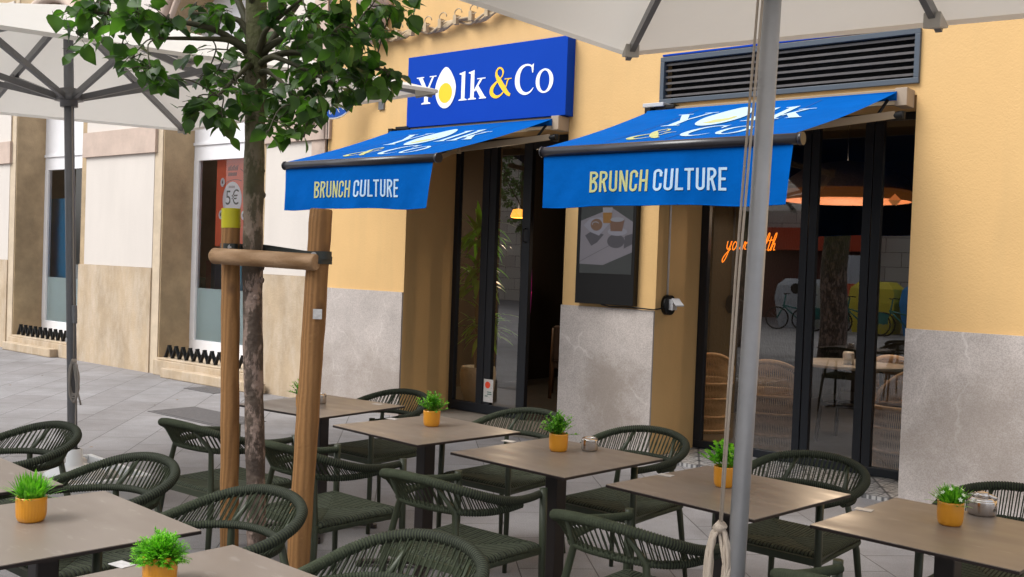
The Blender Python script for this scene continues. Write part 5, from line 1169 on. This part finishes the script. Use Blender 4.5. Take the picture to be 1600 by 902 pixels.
# neon script
ne = thing('neon_sign', 'orange neon script hanging behind the window beside the silver pole', 'sign')
o0 = aty(1134,388,8.75); ex = (aty(1212,388,8.75)-o0); ex.z = 0; sc_ = ex.length/6.1; ex.normalize()
def sp2(P): return [(x, z) for x, z, _ in spl([(a, b_, 0) for a, b_ in P], 6)]
SC = { 'y': (.70, [[(0,.9),(.05,.3),(.25,.1),(.42,.4),(.5,.9)], [(.5,.9),(.42,.1),(.25,-.8),(.0,-1.2),(-.12,-.9),(.1,-.4),(.6,.15)]]),
 'o': (.62, [[(.45,.75),(.2,.85),(.05,.45),(.2,.05),(.42,.2),(.48,.6),(.40,.8),(.65,.6)]]),
 'u': (.68, [[(.05,.8),(.02,.3),(.18,.05),(.38,.3),(.48,.8)], [(.48,.8),(.45,.2),(.55,.05),(.70,.25)]]),
 'r': (.50, [[(.05,.1),(.15,.85),(.2,.7),(.42,.82),(.40,.7)], [(.3,.75),(.3,.2),(.5,.15)]]),
 'h': (.62, [[(.0,.2),(.3,1.3),(.25,1.75),(.12,1.4),(.08,.05)], [(.08,.1),(.2,.7),(.4,.7),(.38,.15),(.55,.15)]]),
 'e': (.50, [[(.05,.35),(.35,.55),(.28,.85),(.08,.6),(.1,.15),(.3,.05),(.5,.3)]]),
 'a': (.62, [[(.42,.75),(.2,.85),(.05,.4),(.2,.05),(.38,.3),(.45,.8),(.42,.15),(.62,.2)]]),
 'l': (.40, [[(.0,.2),(.3,1.3),(.25,1.75),(.12,1.4),(.12,.2),(.35,.12)]]),
 't': (.42, [[(.2,1.4),(.14,.3),(.22,.05),(.42,.2)], [(-.05,1.0),(.42,1.08)]]) }
q = MB(); x = 0
for ch in 'your health':
    if ch == ' ': x += .35; continue
    w_, stx = SC[ch]
    for P in stx: q.tube([o0+ex*(x+a+.28*b_)*sc_+Vector((0,0,1))*(b_-.2)*sc_*1.15 for a, b_ in sp2(P)], .0045, 6)
    x += w_
q.build('glass_tube', mat('orange_neon', (1,.35,.05), .4, emit=((1,.22,.01), .9)), ne)
q = MB(); zt = 3.19
for xx in (.3, 5.5): p = o0+ex*xx*sc_; q.tube([p+Vector((0,0,.12)), (p.x,p.y,zt)], .0015, 4)
q.build('hanging_wire', BLACK, ne)
# tall plant in textured white pot behind the door
tp_ = thing('tall_indoor_plant', 'tall corn plant in a quilted white pot behind the glass door', 'potted plant', (-7.72,8.78,.021))
q = MB(); q.lathe([(0,0),(.13,0),(.19,.16),(.21,.34),(.19,.42),(.17,.42),(.17,.38),(0,.38)], (0,0,0), 60, rfun=lambda a, z: 1+.015*sin(16*a+z*60)*sin(16*a-z*60)); q.build('quilted_pot', mat('quilted_white', (.85,.77,.68), .6, bump=1, bscale=40), tp_)
q = MB(); rp2 = random.Random(5)
for x, y, h in ((-.05,0,1.55),(.06,.03,1.0),(0,-.05,2.0)): q.tube([(x*.5,y*.5,.38),(x,y,h)], .028, 8)
q.build('cane_stem', mat('plant_stem', (.16,.11,.06), .7), tp_)
q = MB()
for x, y, h in ((-.05,0,1.55),(.06,.03,1.0),(0,-.05,2.0)):
    for k in range(60): a = rp2.uniform(0,2*pi); th = rp2.uniform(.2,1.5); blade(q, (x,y,h-.25+rp2.uniform(0,.28)), Vector((sin(th)*cos(a), sin(th)*sin(a), cos(th))), rp2.uniform(.30,.48), .07, rp2.uniform(.8,2.2), n_=6)
q.build('foliage', PALM, tp_)
# dim wooden chair inside the doorway, magenta balloon light
wc = thing('wooden_lounge_chair', 'low wooden lounge chair in the dark doorway', 'chair', (-7.4,10.2,.021), R(35))
WD = mat('oiled_wood', (.10,.05,.025), .5)
for sx in (-1,1):
    for sy in (-1,1): q = MB(); q.tube([(sx*.28,sy*.26,0),(sx*.26,sy*.24,.42 if sy > 0 else .85)], .022, 8); q.build('leg', WD, wc)
q = MB(); q.box((-.27,-.25,.36),(.27,.27,.45)); q.build('seat', mat('brown_cushion', (.07,.045,.035), .8), wc, bevel=.02)
q = MB(); q.box((-.26,-.30,.46),(.26,-.22,.88)); q.build('backrest', bpy.data.materials['brown_cushion'], wc, bevel=.02)
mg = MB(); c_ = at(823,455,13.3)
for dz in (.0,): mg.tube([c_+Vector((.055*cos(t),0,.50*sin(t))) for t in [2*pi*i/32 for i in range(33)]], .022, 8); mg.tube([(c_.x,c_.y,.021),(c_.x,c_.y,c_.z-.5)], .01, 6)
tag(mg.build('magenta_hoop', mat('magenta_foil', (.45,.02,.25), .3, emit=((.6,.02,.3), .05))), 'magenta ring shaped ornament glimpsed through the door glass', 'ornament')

# ================================================================ ACROSS THE STREET (seen in the glass)
opp = thing('stone_building_opposite', 'old limestone building across the street seen only as a reflection', 'building')
B('wall', STONE2, opp, ((-45,-20,0),(20,-19,11)))
B('shop_front', mat('dark_red_shop', (.10,.02,.012), .6), opp, ((-17.2,-18.999,0),(-13.2,-18.9,2.5)))
B('awning_fascia', mat('orange_fascia', (.55,.06,.01), .5), opp, ((-17.4,-18.999,2.501),(-13.0,-18.2,3.3)))
q = B('poster_board', mat('white_advert', (.55,.58,.66), .5), None, ((-13.4,-15.6,.9),(-11.9,-15.5,2.3)))
tag(q, 'white advertising board across the street seen only in the window reflection', 'poster board')
B('orange_block', ORANGE, q, ((-12.9,-15.499,1.0),(-12.2,-15.49,1.4)))
def bin_(x, m, lb):
    t = thing('recycling_bin', lb, 'recycling bin', (x,-13.6,0), 0, 'recycling containers across the street')
    q = MB(); P = []
    for (z, hx, hy) in ((0,.55,.45),(.9,.68,.55),(1.3,.62,.5),(1.5,.42,.35)):
        P.append([(-hx,-hy,z),(hx,-hy,z),(hx,hy,z),(-hx,hy,z)])
    for a in range(3):
        for k in range(4): q.poly([P[a][k], P[a][(k+1)%4], P[a+1][(k+1)%4], P[a+1][k]])
    q.poly(P[3]); q.build('body', m, t, bevel=.06)
    q = MB(); q.tube([(0,.5,1.2),(0,.56,1.2)], .16, 16); q.build('opening', BLACK, t)
bin_(-13.2, mat('grey_bin', (.50,.53,.58), .5), 'grey rounded recycling bin seen in the left pane reflection'); bin_(-10.9, mat('yellow_bin', (.80,.66,.05), .5), 'yellow recycling bin seen in the window reflection'); bin_(-9.4, mat('blue_bin', (.03,.30,.70), .5), 'blue recycling bin seen in the right pane reflection')
def bike(x, y, rz, lb):
    t = thing('hire_bicycle', lb, 'bicycle', (x,y,0), rz, 'hire bicycles across the street')
    TG = bpy.data.materials.get('bike_teal') or mat('bike_teal', (.02,.22,.20), .4)
    for xx in (-.53,.53):
        q = MB(); q.tube([(xx+.32*cos(2*pi*k/28),0,.33+.32*sin(2*pi*k/28)) for k in range(29)], .022, 8); q.build('wheel', BLACK, t)
        q = MB()
        for k in range(10): a = 2*pi*k/10; q.tube([(xx,0,.33),(xx+.3*cos(a),0,.33+.3*sin(a))], .003, 4)
        q.build('spokes', STEEL, t)
    q = MB()
    for a, b_ in (((-.53,0,.33),(-.1,0,.30)),((-.1,0,.30),(-.22,0,.80)),((-.1,0,.30),(.38,0,.72)),((-.18,0,.60),(.38,0,.72)),((.38,0,.62),(.53,0,.33)),((.36,0,.60),(.30,0,1.02)),((-.22,0,.62),(-.53,0,.33))): q.tube([a, b_], .022, 8)
    q.build('frame', TG, t)
    q = MB(); q.tube([(-.35,0,.88),(-.1,0,.90)], [.07,.03], 10); q.tube([(-.22,0,.8),(-.22,0,.88)], .015, 6); q.build('saddle', BLACK, t)
    q = MB(); q.tube([(.22,-.28,1.05),(.34,-.12,1.06),(.30,0,1.03),(.34,.12,1.06),(.22,.28,1.05)], .014, 8); q.build('handlebar', BLACK, t)
    q = MB(); q.box((-.78,-.03,.34),(-.36,.03,.66)); q.build('skirt_guard', TG, t, bevel=.02)
for i, (x, lb) in enumerate(((-12.7,'leftmost hire bicycle in the window reflection'),(-11.9,'second hire bicycle in the window reflection'),(-10.8,'hire bicycle beside the dark trunk in the window reflection'),(-9.6,'rightmost hire bicycle in the window reflection'))): bike(x, -12.0, R(165+i*6), lb)
def big_tree(x, y, lb):
    t = thing('plane_tree', lb, 'tree', (x,y,0), 0, 'street trees across the road')
    q = MB(); q.tube([(.02*sin(i),.02*cos(i*1.3),i*.35) for i in range(14)], [.27-.004*i for i in range(14)], 16); q.tube([(0,0,4),(.9,.3,5.6)], [.16,.06], 8); q.tube([(0,0,4.2),(-.9,-.2,5.8)], [.15,.05], 8); q.build('trunk', BARK, t)
    q = MB(); rr3 = random.Random(int(x*10))
    for k in range(1500):
        a = rr3.uniform(0,2*pi); th = rr3.uniform(0,pi); r_ = rr3.uniform(.5,1); p = Vector((2.2*r_*sin(th)*cos(a), 2.2*r_*sin(th)*sin(a), 6.6+1.7*r_*cos(th))); blade(q, p, Vector((rr3.gauss(0,1), rr3.gauss(0,1), rr3.gauss(0,1))), .26, .18, .3, n_=3)
    q.build('crown', LEAF, t)
tr2 = copy_tree(tree); tr2.location = (-10.2,-3.2,0); tr2.rotation_euler = (0,0,.0); tag(tr2, 'young tree across the terrace mirrored in the glass door', 'tree')
big_tree(-7.9,-3.0,'large trunked tree across the terrace mirrored in the middle pane'); big_tree(-10.6,-4.2,'dark trunked tree mirrored beside the neon script')
